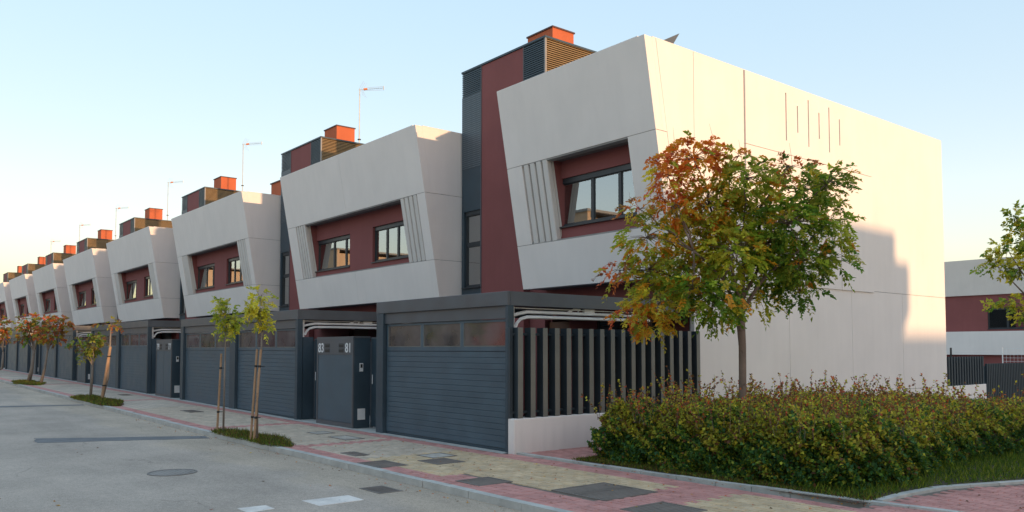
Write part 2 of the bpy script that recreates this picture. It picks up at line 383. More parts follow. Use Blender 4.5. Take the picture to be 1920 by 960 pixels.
# covers let into the pavement (x0,x1,y0,y1,label)
COVERS = [
 (-1.75,-1.22,-2.12,-1.86,'small brown hatch cover near the gate cabinet, nearest the kerb'),
 (-.52,.16,-2.47,-2.0,'worn square cover sunk in the pink border by the kerb'),
 (-.72,-.25,-1.30,-.83,'pale steel cover nearest the closed garage door'),
 (-.16,.40,-1.64,-1.14,'brown square cover in the yellow paving in front of the near garage'),
 (1.78,2.30,-2.30,-1.76,'square iron cover where yellow paving meets the pink tiles'),
 (3.08,3.98,-1.80,-.90,'largest grey double cover in front of the hedge'),
 (4.42,5.04,-2.02,-1.34,'ribbed iron cover at the bottom edge of the picture'),
 (-4.15,-3.4,-1.15,-.75,'long grey cover in front of the blue grey gate cabinet'),
 (-5.2,-4.7,-1.1,-.7,'dark cover left of the long grey cover by the gate cabinet'),
 (-12.6,-11.7,-1.35,-1.0,'narrow brown cover between the two staked saplings and the garage'),
 (-21.0,-20.2,-.95,-.6,'thin dark cover outside the third house gate'),
]
for k, (a,b_,c,d_,lab) in enumerate(COVERS):
    e = empty('manhole_cover', ((a+b_)/2, (c+d_)/2, gz(a)), label=lab, cat='manhole cover', group='covers let into the pavement')
    hw, hd = (b_-a)/2, (d_-c)/2
    m_ = M['concrete'] if 'pale' in lab or 'long grey' in lab else M['iron']
    fr = MB()
    for q in ((-hw,-hw+.025,-hd,hd),(hw-.025,hw,-hd,hd),(-hw+.025,hw-.025,-hd,-hd+.025),(-hw+.025,hw-.025,hd-.025,hd)): fr.box(*q, -.03, .005)
    fr.build('cover_frame', M['iron'], e)
    pl = MB()
    if 'double' in lab:
        pl.box(-hw+.032, -.004, -hd+.032, hd-.032, -.03, .002); pl.box(.004, hw-.032, -hd+.032, hd-.032, -.03, .002)
    else: pl.box(-hw+.032, hw-.032, -hd+.032, hd-.032, -.03, .002)
    nx = int(hw*2/.06)
    for i in range(nx):
        xx = -hw+.06+i*(2*hw-.12)/max(1, nx-1)
        if abs(xx) < .02 and 'double' in lab: continue
        pl.box(xx-.008, xx+.008, -hd+.05, hd-.05, .002, .006)
    pl.build('cover_plate', m_, e)

# pavers: individual near the camera, joined further off
def in_cover(x, y, mx=.03):
    return any(a-mx < x < b_+mx and c-mx < y < d_+mx for a,b_,c,d_,_ in COVERS)
PITS = [(-6.75,-3.1,-2.95,-1.95), (-20.6,-15.2,-2.95,-1.75), (-34.8,-29.6,-2.6,-1.5), (-49.5,-44.5,-2.6,-1.5)]
def in_pit(x, y): return any(a+.35 < x < b_-.35 and y < d_-.15 for a,b_,c,d_ in PITS)
def zone(x, y):
    if y > -.12 and x < .1: return 'c'
    if 3.85 < x < 4.6: return 'r'
    if x >= 4.6: return 'y' if -1.95 < y < -.18 else 'r'
    if y > -.44: return 'r'
    if x > 1.35 and y < -1.84: return 't'
    if y < -2.18: return 'r'
    if -3.15 < x < -2.85 or -7.6 < x < -7.2 or -3.1 + (y+2.5)*.0 > x > -3.15: return 'r'
    if x > -.9: return 'y'
    return 'b'
pv = {}
def paver_mesh(kx, ky, mk, v):
    key = (kx, ky, mk, v)
    if key not in pv:
        b = MB(); g = .0035; c = .004; hx, hy = kx/2-g, ky/2-g
        jit = [random.uniform(-.0015, .0015) for _ in range(4)]
        top = [(-hx+c,-hy+c,jit[0]), (hx-c,-hy+c,jit[1]), (hx-c,hy-c,jit[2]), (-hx+c,hy-c,jit[3])]
        bot = [(-hx,-hy,-.011), (hx,-hy,-.011), (hx,hy,-.011), (-hx,hy,-.011)]
        b.face(*top)
        for i in range(4): j = (i+1) % 4; b.face(bot[i], bot[j], top[j], top[i])
        pv[key] = b
    return pv[key]
cells = []
def lay(x0, x1, y0, y1, kx, ky, mk, shift=.5):
    j = 0; y = y0+ky/2
    while y < y1-ky*.4:
        x = x0 + kx/2 + (kx*shift if j % 2 else 0)
        while x < x1:
            cells.append((x, y, kx, ky, mk)); x += kx
        y += ky; j += 1
def fill(x0, x1, y0, y1):
    # yellow / beige running bond with pink borders decided by zone()
    j = 0; y = y0+.05
    while y < y1:
        x = x0 + (.1 if j % 2 else 0)
        while x < x1:
            z = zone(x, y)
            if z in 'ybr': cells.append((x, y, .2, .1, {'y':'pav_y','b':'pav_b','r':'pav_r'}[z]))
            x += .2
        y += .1; j += 1
fill(-14, 8.0, -2.5, .04)
tx = 1.40
while tx < 4.0:
    ty = -2.42
    while ty < -1.9:
        cells.append((tx, ty, .15, .15, 'pav_r')); ty += .15
    tx += .15
def trim(c):
    x, y, kx, ky, mk = c; rects = [(x-kx/2, x+kx/2, y-ky/2, y+ky/2)]
    for a, b_, cc, d_, _ in COVERS:
        a -= .004; b_ += .004; cc -= .004; d_ += .004; out = []
        for (x0, x1, y0, y1) in rects:
            if x1 <= a or x0 >= b_ or y1 <= cc or y0 >= d_: out.append((x0, x1, y0, y1)); continue
            if x0 < a: out.append((x0, a, y0, y1))
            if x1 > b_: out.append((b_, x1, y0, y1))
            if y0 < cc: out.append((max(x0, a), min(x1, b_), y0, cc))
            if y1 > d_: out.append((max(x0, a), min(x1, b_), d_, y1))
        rects = out
    return [((x0+x1)/2, (y0+y1)/2, round(x1-x0, 4), round(y1-y0, 4), mk) for x0, x1, y0, y1 in rects if x1-x0 > .02 and y1-y0 > .02]
cells = [q for c in cells if not in_pit(c[0], c[1]) for q in trim(c)]
camxy = cam.location
cells.sort(key=lambda c: (c[0]-camxy.x)**2+(c[1]-camxy.y)**2)
def in_frame(c):
    dx, dy = c[0]-10.506, c[1]+8.45
    r = dx*.631+dy*.776; f = -dx*.776+dy*.631
    return f > 1 and abs(r/f*1531) < 975 and 580+1531*(1.7+f*.049)/f < 985
near = [c for c in cells if in_frame(c)][:300]; nset = set(near)
for c in near:
    x, y, kx, ky, mk = c
    v = random.randrange(4); b = paver_mesh(kx, ky, mk, v)
    if not isinstance(b, bpy.types.Mesh): b = b.mesh('paver', M[mk]); pv[(kx, ky, mk, v)] = b
    link_mesh('paver', b, pav, (x, y, gz(x)+random.uniform(-.002, .002)))
def joined(cs, name, parent, extra=0.0):
    for mk in ('pav_y', 'pav_b', 'pav_r'):
        b = MB()
        for x, y, kx, ky, m_ in cs:
            if m_ != mk: continue
            g = .0035; c = .004; hx, hy = kx/2-g, ky/2-g; z = gz(x)+random.uniform(-.002, .002)+extra
            top = [(x-hx+c,y-hy+c,z+random.uniform(-.0015,.0015)), (x+hx-c,y-hy+c,z+random.uniform(-.0015,.0015)), (x+hx-c,y+hy-c,z+random.uniform(-.0015,.0015)), (x-hx+c,y+hy-c,z)]
            bot = [(x-hx,y-hy,z-.011), (x+hx,y-hy,z-.011), (x+hx,y+hy,z-.011), (x-hx,y+hy,z-.011)]
            b.face(*top)
            for i in range(4): j = (i+1) % 4; b.face(bot[i], bot[j], top[j], top[i])
        if b.f: b.build(name, M[mk], parent, 'stuff')
joined([c for c in cells if c not in nset], 'paver_field', pav)
# far paving: flat sheets with the pattern left to the material
def far_mat():
    m, nt, p = new_mat('far_paving')
    ge = N(nt, 'ShaderNodeNewGeometry'); br = N(nt, 'ShaderNodeTexBrick'); br.inputs['Scale'].default_value = 1
    br.inputs['Brick Width'].default_value = .4; br.inputs['Row Height'].default_value = .2; br.inputs['Mortar Size'].default_value = .01
    br.inputs['Color1'].default_value = (.60,.48,.37,1); br.inputs['Color2'].default_value = (.53,.43,.335,1); br.inputs['Mortar'].default_value = (.32,.26,.21,1)
    nt.links.new(ge.outputs['Position'], br.inputs['Vector'])
    n = N(nt, 'ShaderNodeTexNoise'); n.inputs['Scale'].default_value = .7; n.inputs['Detail'].default_value = 7; nt.links.new(ge.outputs['Position'], n.inputs['Vector'])
    a = N(nt, 'ShaderNodeMapRange'); a.inputs[1].default_value = .3; a.inputs[2].default_value = .7; a.inputs[3].default_value = .78; a.inputs[4].default_value = 1.12
    nt.links.new(n.outputs[0], a.inputs[0])
    vm = N(nt, 'ShaderNodeVectorMath', operation='SCALE'); nt.links.new(br.outputs[0], vm.inputs[0]); nt.links.new(a.outputs[0], vm.inputs['Scale'])
    nt.links.new(vm.outputs[0], p.inputs['Base Color']); p.inputs['Roughness'].default_value = .85
    return m
M['far'] = far_mat()
fx = [-148.2, -100, -60, -30, -14.0]
strip('paving_sheet', fx, -2.2, -.44, 0.0, M['far'], 'stuff', pav)
strip('border_strip', fx, -2.5, -2.2, 0.0, M['pav_r'], 'stuff', pav)
strip('border_strip', fx, -.44, -.12, 0.0, M['pav_r'], 'stuff', pav)
strip('threshold', [-148.2, -60, -8.2, .02], -.135, .06, .004, M['concrete'], 'structure')
for gx in (-17.3, -30.0, -42.7):   # cross bands
    strip('border_strip', [gx-.4, gx], -2.2, -.44, .004, M['pav_r'], 'stuff', pav)

# pink paving between garden wall and hedge, and on the right of the bed
path = MB()
path.face((0.02,.02,-.012), (1.5,.02,-.012), (1.5,9,-.012), (.02,9,-.012))
path.face((5.97,-.14,-.012), (12,-.14,-.012), (12,30,-.012), (7.6,30,-.012), (6.6,3.7,-.012), (6.05,2.1,-.012), (5.97,.9,-.012))
path = path.build('footpath', M['mortar'], None, 'structure')
pc = []
def addp(x0, x1, y0, y1, test):
    j = 0; y = y0
    while y < y1:
        x = x0+(.1 if j % 2 else 0)
        while x < x1:
            if test(x, y): pc.append((x, y, .2, .1, 'pav_r'))
            x += .2
        y += .1; j += 1
def curve_x(y):      # edging that bends away to the right
    pts = [(.45,5.93),(1.3,5.94),(2.0,6.0),(2.4,6.12),(3.35,6.46),(5,7.2),(9,9.6),(14,13)]
    for (a, xa), (b_, xb) in zip(pts[:-1], pts[1:]):
        if a <= y <= b_: return xa+(xb-xa)*(y-a)/(b_-a)
    return 5.93 if y < .45 else 13
addp(.16, 1.4, .22, 3.0, lambda x, y: True)
addp(6.0, 9.5, -.05+.0, 9.0, lambda x, y: x > curve_x(y)+.16)
pc.sort(key=lambda c: (c[0]-camxy.x)**2+(c[1]-camxy.y)**2)
pnear = [c for c in pc if in_frame(c)][:300]; ps = set(pnear)
for c in pnear:
    x, y, kx, ky, mk = c; v = random.randrange(4); b = paver_mesh(kx, ky, mk, v)
    if not isinstance(b, bpy.types.Mesh): b = b.mesh('paver', M[mk]); pv[(kx, ky, mk, v)] = b
    link_mesh('paver', b, path, (x, y, random.uniform(-.002, .002)))
joined([c for c in pc if c not in ps], 'paver_field', path)

# bed, edging, grass strips
bed = MB(); bed.face((1.45,.2,.008), (5.9,.25,.008), (6.0,2.1,.008), (6.55,3.6,.008), (9.5,9,.008), (13,14,.008), (13,16,.008), (.2,16,.008), (.2,8,.008), (1.45,7,.008))
bed.build('planting_bed', M['soil'], None, 'structure')
edg = empty('bed_edging'); edg['kind'] = 'structure'
def edge_run(pts, step=.5):
    pts = [Vector((x, y, 0)) for x, y in pts]
    for a, b_ in zip(pts[:-1], pts[1:]):
        L = (b_-a).length; n = max(1, round(L/step)); d = (b_-a)/n
        for i in range(n):
            c = a + d*(i+.5); me = MB().box(-L/n/2+.004, L/n/2-.004, -.05, .05, -.1, .022).mesh('edging_stone', M['concrete'])
            o = link_mesh('edging_stone', me, edg, (c.x, c.y, random.uniform(-.003, .003))); o.rotation_euler[2] = math.atan2(d.y, d.x)
edge_run([(.12,.10), (1.5,.10), (2.8,.15), (4.0,.22), (5.0,.32), (5.85,.42), (6.8,.52), (8.5,.6)], .6)
edge_run([(5.93,.55), (5.92,1.3), (5.97,1.95), (6.12,2.42), (6.45,3.3), (7.2,5), (9.6,9)], .5)

# ------------------------------------------------------------------ things on the road
def flat_poly(name, pts, z, mat, label, cat):
    b = MB(); n = len(pts); h = .004
    lo = [(x, y, z-.002+gz(x)) for x, y in pts]; hi = [(x, y, z+h+gz(x)) for x, y in pts]
    b.face(*hi)
    for i in range(n): j = (i+1) % n; b.face(lo[i], lo[j], hi[j], hi[i])
    o = b.build(name, mat); tag(o, label, cat); return o
def ragged(pts, n=8, amp=.04):
    out = []
    for (a, b_) in zip(pts, pts[1:]+pts[:1]):
        for i in range(n):
            t = i/n; out.append((a[0]+(b_[0]-a[0])*t+random.uniform(-amp, amp)*(i > 0), a[1]+(b_[1]-a[1])*t+random.uniform(-amp, amp)*(i > 0)))
    return out
flat_poly('road_patch', ragged([(-8.3,-5.5),(-7.35,-5.6),(-6.1,-2.75),(-6.6,-2.7)]), RZ, M['patch'], 'dark tar patch crossing the grey road near the two staked saplings', 'road patch')
flat_poly('road_patch', ragged([(-19.2,-7.5),(-18.5,-7.6),(-17.3,-2.75),(-17.7,-2.7)]), RZ, M['patch'], 'narrow dark tar strip across the road at the left edge', 'road patch')
flat_poly('road_marking', [(1.40,-4.24),(1.83,-4.22),(1.81,-3.64),(1.42,-3.64)], RZ, M['paint'], 'worn white painted block on the road at the bottom of the picture', 'road marking')
flat_poly('road_marking', [(1.38,-5.0),(1.70,-5.0),(1.66,-4.68),(1.40,-4.68)], RZ, M['paint'], 'white painted dash cut off by the bottom edge of the picture', 'road marking')
e = empty('road_manhole', (-1.85,-4.74,RZ+.002), label='round iron manhole cover set in the grey asphalt', cat='manhole cover')
b = MB(); n = 36
for k in range(n):
    a0, a1 = 2*math.pi*k/n, 2*math.pi*(k+1)/n
    p = lambda r, a, z: (r*math.cos(a), r*math.sin(a), z)
    b.hexa([p(.31,a0,-.01), p(.34,a0,-.01), p(.34,a1,-.01), p(.31,a1,-.01), p(.31,a0,.006), p(.34,a0,.006), p(.34,a1,.006), p(.31,a1,.006)])
b.build('cover_frame', M['iron'], e)
M['road_iron'] = varied('dusty_iron', [(.28,.255,.23), (.30,.27,.24)], spots=.4, spotcol=(.10,.10,.09))
b = MB().disc(0, 0, -.01, .003, .305, 32)
for i in range(-4, 5):
    hw = math.sqrt(.27**2-(i*.06)**2) if abs(i*.06) < .27 else 0
    if hw > .03: b.box(-hw, hw, i*.06-.008, i*.06+.008, .003, .007)
b.build('cover_plate', M['road_iron'], e)
e = empty('drain_grate', (1.32,-3.13,RZ), label='iron storm drain grate on the road beside the kerb', cat='drain grate')
b = MB()
for q in ((-.26,.26,-.17,-.14),(-.26,.26,.14,.17),(-.26,-.23,-.14,.14),(.23,.26,-.14,.14)): b.box(*q, -.02, .006)
b.build('grate_frame', M['iron'], e)
b = MB()
for i in range(11): b.box(-.22+i*.043, -.202+i*.043, -.14, .14, -.02, .004)
b.build('grate_bars', M['iron'], e)
MB().box(-.23, .23, -.14, .14, -.006, .001).build('grate_well', M['black'], e)

# ================================================================== HOUSES
Y0, ZT, SL = 3.413, 7.836, .176
def ly(z): return Y0 + SL*(ZT-z)
ZJ1, ZJ2, ZB = 6.02, 4.18, 3.15           # panel joints and underside of the leaning front
G = .006                                    # half joint
def wall_holes(b, x0, x1, z0, z1, y0, y1, holes):
    xs = sorted({x0, x1, *[h[0] for h in holes], *[h[1] for h in holes]}); zs = sorted({z0, z1, *[h[2] for h in holes], *[h[3] for h in holes]})
    for a, c in zip(xs[:-1], xs[1:]):
        col_ = []
        for e_, f_ in zip(zs[:-1], zs[1:]):
            if any(h[0]-1e-6 <= a and c <= h[1]+1e-6 and h[2]-1e-6 <= e_ and f_ <= h[3]+1e-6 for h in holes): continue
            if col_ and abs(col_[-1][1]-e_) < 1e-6: col_[-1][1] = f_
            else: col_.append([e_, f_])
        for e_, f_ in col_: b.box(a, c, y0, y1, e_, f_)
    return b
def window(parent, x0, x1, z0, z1, y, mull, curtain=None, name='window', gm='glass', sill=True, trans=None):
    """frame is the part; panes, curtain and sill its sub-parts. mull = x positions of mullions (centre)"""
    f = .055; b = MB()
    b.box(x0, x0+f, y, y+.07, z0, z1); b.box(x1-f, x1, y, y+.07, z0, z1)
    b.box(x0+f, x1-f, y, y+.07, z0, z0+f); b.box(x0+f, x1-f, y-.02, y+.07, z1-f*2.2, z1)
    edges = [x0+f]
    for m_ in mull: b.box(m_-.04, m_+.04, y+.005, y+.065, z0+f, z1-f*2.2); edges += [m_-.04, m_+.04]
    edges.append(x1-f)
    tz = []
    if trans: b.box(x0+f, x1-f, y+.008, y+.06, trans-.05, trans+.05)
    fr = b.build(name, M['frame'], parent)
    for a, c in zip(edges[0::2], edges[1::2]):
        rows = [(z0+f, z1-f*2.2)] if not trans else [(z0+f, trans-.05), (trans+.05, z1-f*2.2)]
        for (q0, q1) in rows:
            s = MB(); i = .022
            for r in ((a,a+i,q0,q1),(c-i,c,q0,q1),(a+i,c-i,q0,q0+i),(a+i,c-i,q1-i,q1)): s.box(r[0], r[1], y+.02, y+.05, r[2], r[3])
            s.build('sash', M['frame'], fr)
            tilt = random.uniform(-.004, .004)
            MB().hexa([(a+i,y+.032,q0+i),(c-i,y+.032+tilt,q0+i),(c-i,y+.040+tilt,q0+i),(a+i,y+.040,q0+i),(a+i,y+.034,q1-i),(c-i,y+.034+tilt,q1-i),(c-i,y+.042+tilt,q1-i),(a+i,y+.042,q1-i)]).build('pane', M[gm], fr)
    if curtain:
        cb = MB(); a, c = curtain; n = 26; prev = None
        for k in range(n+1):
            t = k/n; xx = a+(c-a)*t; yy = y+.14+.03*math.sin(k*1.5)
            xb = a+(c-a)*t*.72
            if prev: cb.face((prev[1],prev[2],z0+.02), (xb,yy,z0+.02), (xx,yy,z1-.06), (prev[0],prev[2],z1-.06))
            prev = (xx, xb, yy)
        cb.build('curtain', M['curtain'], fr, smooth=True)
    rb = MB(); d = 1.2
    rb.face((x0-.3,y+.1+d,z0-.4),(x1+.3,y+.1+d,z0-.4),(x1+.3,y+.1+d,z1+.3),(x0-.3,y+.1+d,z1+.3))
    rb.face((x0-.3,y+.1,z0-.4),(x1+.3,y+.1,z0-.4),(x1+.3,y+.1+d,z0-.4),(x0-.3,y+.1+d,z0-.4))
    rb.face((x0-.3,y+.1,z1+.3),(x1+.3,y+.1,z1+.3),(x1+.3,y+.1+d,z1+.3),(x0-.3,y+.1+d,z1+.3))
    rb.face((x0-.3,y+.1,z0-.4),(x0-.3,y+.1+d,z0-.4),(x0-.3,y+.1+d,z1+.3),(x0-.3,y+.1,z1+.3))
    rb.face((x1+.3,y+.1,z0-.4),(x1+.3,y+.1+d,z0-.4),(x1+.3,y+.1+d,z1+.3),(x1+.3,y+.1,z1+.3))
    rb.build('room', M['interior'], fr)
    if sill: MB().box(x0-.02, x1+.02, y-.13, y+.01, z0-.03, z0-.002).build('sill', M['frame'], fr)
    return fr

def front(root, W, joints, lsl, rsl, op):
    """leaning white front. lsl/rsl = (x0,x1,n) slat groups, op=(x0,x1) opening"""
    xs = [-W]+joints+[0]
    for a, c in zip(xs[:-1], xs[1:]):
        MB().lean(a+(G if a > -W else 0), c-(G if c < 0 else .0), ZJ1+G, ZT, 0, .22).build('front_panel', M['white'], root)
        MB().lean(a+(G if a > -W else 0), c-(G if c < 0 else 0), ZB, ZJ2-G, 0, .22).build('front_panel', M['white'], root)
    L = lsl[0] if lsl else op[0]; Rr = rsl[1] if rsl else op[1]
    MB().lean(-W, L, ZJ2+G, ZJ1-G, 0, .22).build('front_upright', M['white'], root)
    MB().lean(Rr, 0, ZJ2+G, ZJ1-G, 0, .22).build('front_upright', M['white'], root)
    for g_ in (lsl, rsl):
        if not g_: continue
        a, c, n = g_; p = (c-a)/n; first = g_ is lsl
        MB().lean(a, c, ZJ2, ZJ1, .16, .215).build('slat_backing', M['slat'], root)
        for i in range(n):
            s0 = a+i*p+(.055 if first else .0); s1 = s0+p-.055
            MB().lean(s0, s1, ZJ2+.002, ZJ1-.002, .004, .155).build('slat', M['slat'], root, bevel=.015)
    # dark joint backing just behind the panels
    MB().lean(-W+.02, -.02, ZJ1-.03, ZJ1+.03, .012, .2).build('joint_backing', M['joint'], root)
    MB().lean(-W+.02, -.02, ZJ2-.03, ZJ2+.03, .012, .2).build('joint_backing', M['joint'], root)
    for j in joints:
        MB().lean(j-.03, j+.03, ZJ1+.03, ZT-.01, .012, .2).build('joint_backing', M['joint'], root)
        MB().lean(j-.03, j+.03, ZB+.01, ZJ2-.03, .012, .2).build('joint_backing', M['joint'], root)
    # cheeks of the opening, ceiling of the recess
    for x, s in ((op[0], -1), (op[1], 1)):
        b = MB(); x0, x1 = sorted((x, x+s*.1)); b.prismX(x0, x1, [(ly(ZJ2)+.225, ZJ2), (4.34, ZJ2), (4.34, ZJ1), (ly(ZJ1)+.225, ZJ1)]); b.build('recess_cheek', M['red'], root)
def side(root, W, x, yr, first_strip=True):
    """white side wall made of panels, its face at x (looking to +X)"""
    t = .12
    def pan(poly): MB().prismX(x-t, x, poly).build('side_panel', M['white'], root)
    e = .16
    zs = [(ZJ1+G, ZT), (ZJ2+G, ZJ1-G), (ZB, ZJ2-G)]
    for z0, z1 in zs:
        y0 = lambda z: ly(z)
        pan([(ly(z0)+.222, z0), (yr, z0), (yr, z1), (ly(z1)+.222, z1)])
    MB().box(x-t-.02, x-.014, ly(ZJ2)+.24, yr-.02, ZB+.02, ZT-.02).build('joint_backing', M['joint'], root)
def roof_tower(root, xl, xr, zt=9.6, yb=9.6):
    y = 4.95
    lx0, lx1 = xl, xl+.91; rx0, rx1 = lx1, lx1+1.80; vx0, vx1 = rx1, xr
    # tall narrow slate bay with window
    zw0, zw1 = 3.42, 5.56
    b = MB(); wall_holes(b, lx0, lx1-.02, 0, 7.9, y, y+.16, [(lx0+.10, lx1-.05, zw0, zw1)]); b.build('slate_panel', M['dark'], root)
    window(root, lx0+.10, lx1-.05, zw0, zw1, y+.06, [], name='tower_window', gm='glass_tower', trans=4.62)
    MB().box(lx0+.12, lx1-.10, y+.19, y+.20, zw0, zw1).build('blind', M['blind'], root)
    MB().box(lx0, lx1-.02, y-.004, y+.14, 6.75, 8.85).build('perforated_screen', M['perf'], root)
    b = MB(); z = 8.87
    while z < zt-.06: b.box(lx0, lx1-.02, y, y+.10, z, z+.032); z += .055
    b.build('louvre', M['dark'], root, 'stuff')
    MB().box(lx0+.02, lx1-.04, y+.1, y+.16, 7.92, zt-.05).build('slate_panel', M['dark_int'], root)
    # burgundy bay
    MB().box(rx0+.004, rx1-.004, y+.01, y+.2, 0, zt-.06).build('burgundy_panel', M['red'], root)
    MB().box(rx0-.022, rx0+.002, y-.006, y+.1, 0, zt-.05).build('corner_trim', M['joint_dark'], root)
    MB().box(rx1-.002, rx1+.022, y-.006, y+.1, ZT-.4, zt-.05).build('corner_trim', M['joint_dark'], root)
    # louvred bay, front and side
    b = MB(); z = 7.5
    while z < zt-.06: b.box(vx0+.024, vx1-.045, y, y+.07, z, z+.030); z += .055
    b.build('louvre', M['dark'], root, 'stuff')
    b = MB(); z = 7.5
    while z < zt-.06:
        b.hexa([(xr-.03,y+.04,z),(xr+.0,y+.04,z),(xr+.0,yb,z),(xr-.03,yb,z),(xr-.06,y+.04,z+.034),(xr-.02,y+.04,z+.034),(xr-.02,yb,z+.034),(xr-.06,yb,z+.034)]); z += .055
    b.build('side_louvre', M['louvre'], root, 'stuff')
    MB().box(xr-.045, xr+.004, y-.004, y+.04, 7.5, zt-.05).build('corner_trim', M['joint'], root)
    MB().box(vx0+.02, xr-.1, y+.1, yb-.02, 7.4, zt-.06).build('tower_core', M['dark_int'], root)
    MB().box(xl+.05, vx0, y+.22, yb-.02, 7.4, zt-.06).build('tower_core', M['dark'], root)
    MB().box(xl+.02, xr-.02, y+.22, 15.8, 0, 7.4).build('tower_base', M['red'], root)
    MB().box(xl-.02, xr+.02, y-.02, yb+.02, zt-.05, zt).build('tower_coping', M['dark'], root)
    c = MB().box(xr-2.02, xr-.98, 6.08, 6.86, zt, zt+.80).build('chimney', M['chimney'], root)
    MB().box(xr-2.05, xr-.95, 6.05, 6.89, zt+.80, zt+.84).build('chimney_cap', M['chimney_cap'], c)
M['joint_dark'] = metal('trim_grey', (.12, .11, .12), .5)
M['blind'] = plaster('roller_blind', (.40, .44, .42))
M['chimney_cap'] = metal('chimney_cap_metal', (.10, .045, .035), .5)

def ground_floor(root, W, yf=4.92):
    # burgundy street wall under the overhang with door and shuttered window
    b = MB(); holes = [(-W+.15, -W+1.15, .02, 2.55)]
    sh = [(-2.85, -1.0, .02, 2.42)]
    if W > 6: holes = [(-4.3, -3.2, .02, 2.42), (-6.5, -5.2, .02, 2.42)]
    else: holes = [(-W+.02, -W+.9, .02, 2.42)]
    wall_holes(b, -W, -.12, 0, ZB+.6, yf, yf+.2, holes+sh); b.build('ground_wall', M['red'], root)
    for h in holes:
        d = MB().box(h[0]+.06, h[1]-.06, yf+.1, yf+.15, h[2], h[3]-.05).build('front_door', M['brown_door'], root)
        MB().box(h[1]-.2, h[1]-.17, yf+.04, yf+.1, 1.0, 1.2).build('door_handle', M['galv'], d)
    for h in sh:
        f = MB().box(h[0], h[0]+.06, yf+.03, yf+.1, h[2], h[3]).box(h[1]-.06, h[1], yf+.03, yf+.1, h[2], h[3]).box(h[0]+.06, h[1]-.06, yf+.03, yf+.1, h[3]-.08, h[3]).build('shutter_frame', M['frame'], root)
        b = MB(); z = h[2]
        while z < h[3]-.1: b.box(h[0]+.06, h[1]-.06, yf+.05, yf+.08, z, z+.045); z += .055
        b.build('shutter', M['dark'], f, 'stuff')
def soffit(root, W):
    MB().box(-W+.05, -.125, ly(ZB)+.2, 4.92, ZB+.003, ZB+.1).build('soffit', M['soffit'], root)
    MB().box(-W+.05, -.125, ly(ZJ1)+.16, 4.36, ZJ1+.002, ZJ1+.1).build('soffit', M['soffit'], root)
M['soffit'] = plaster('soffit_render', (.20, .17, .16))

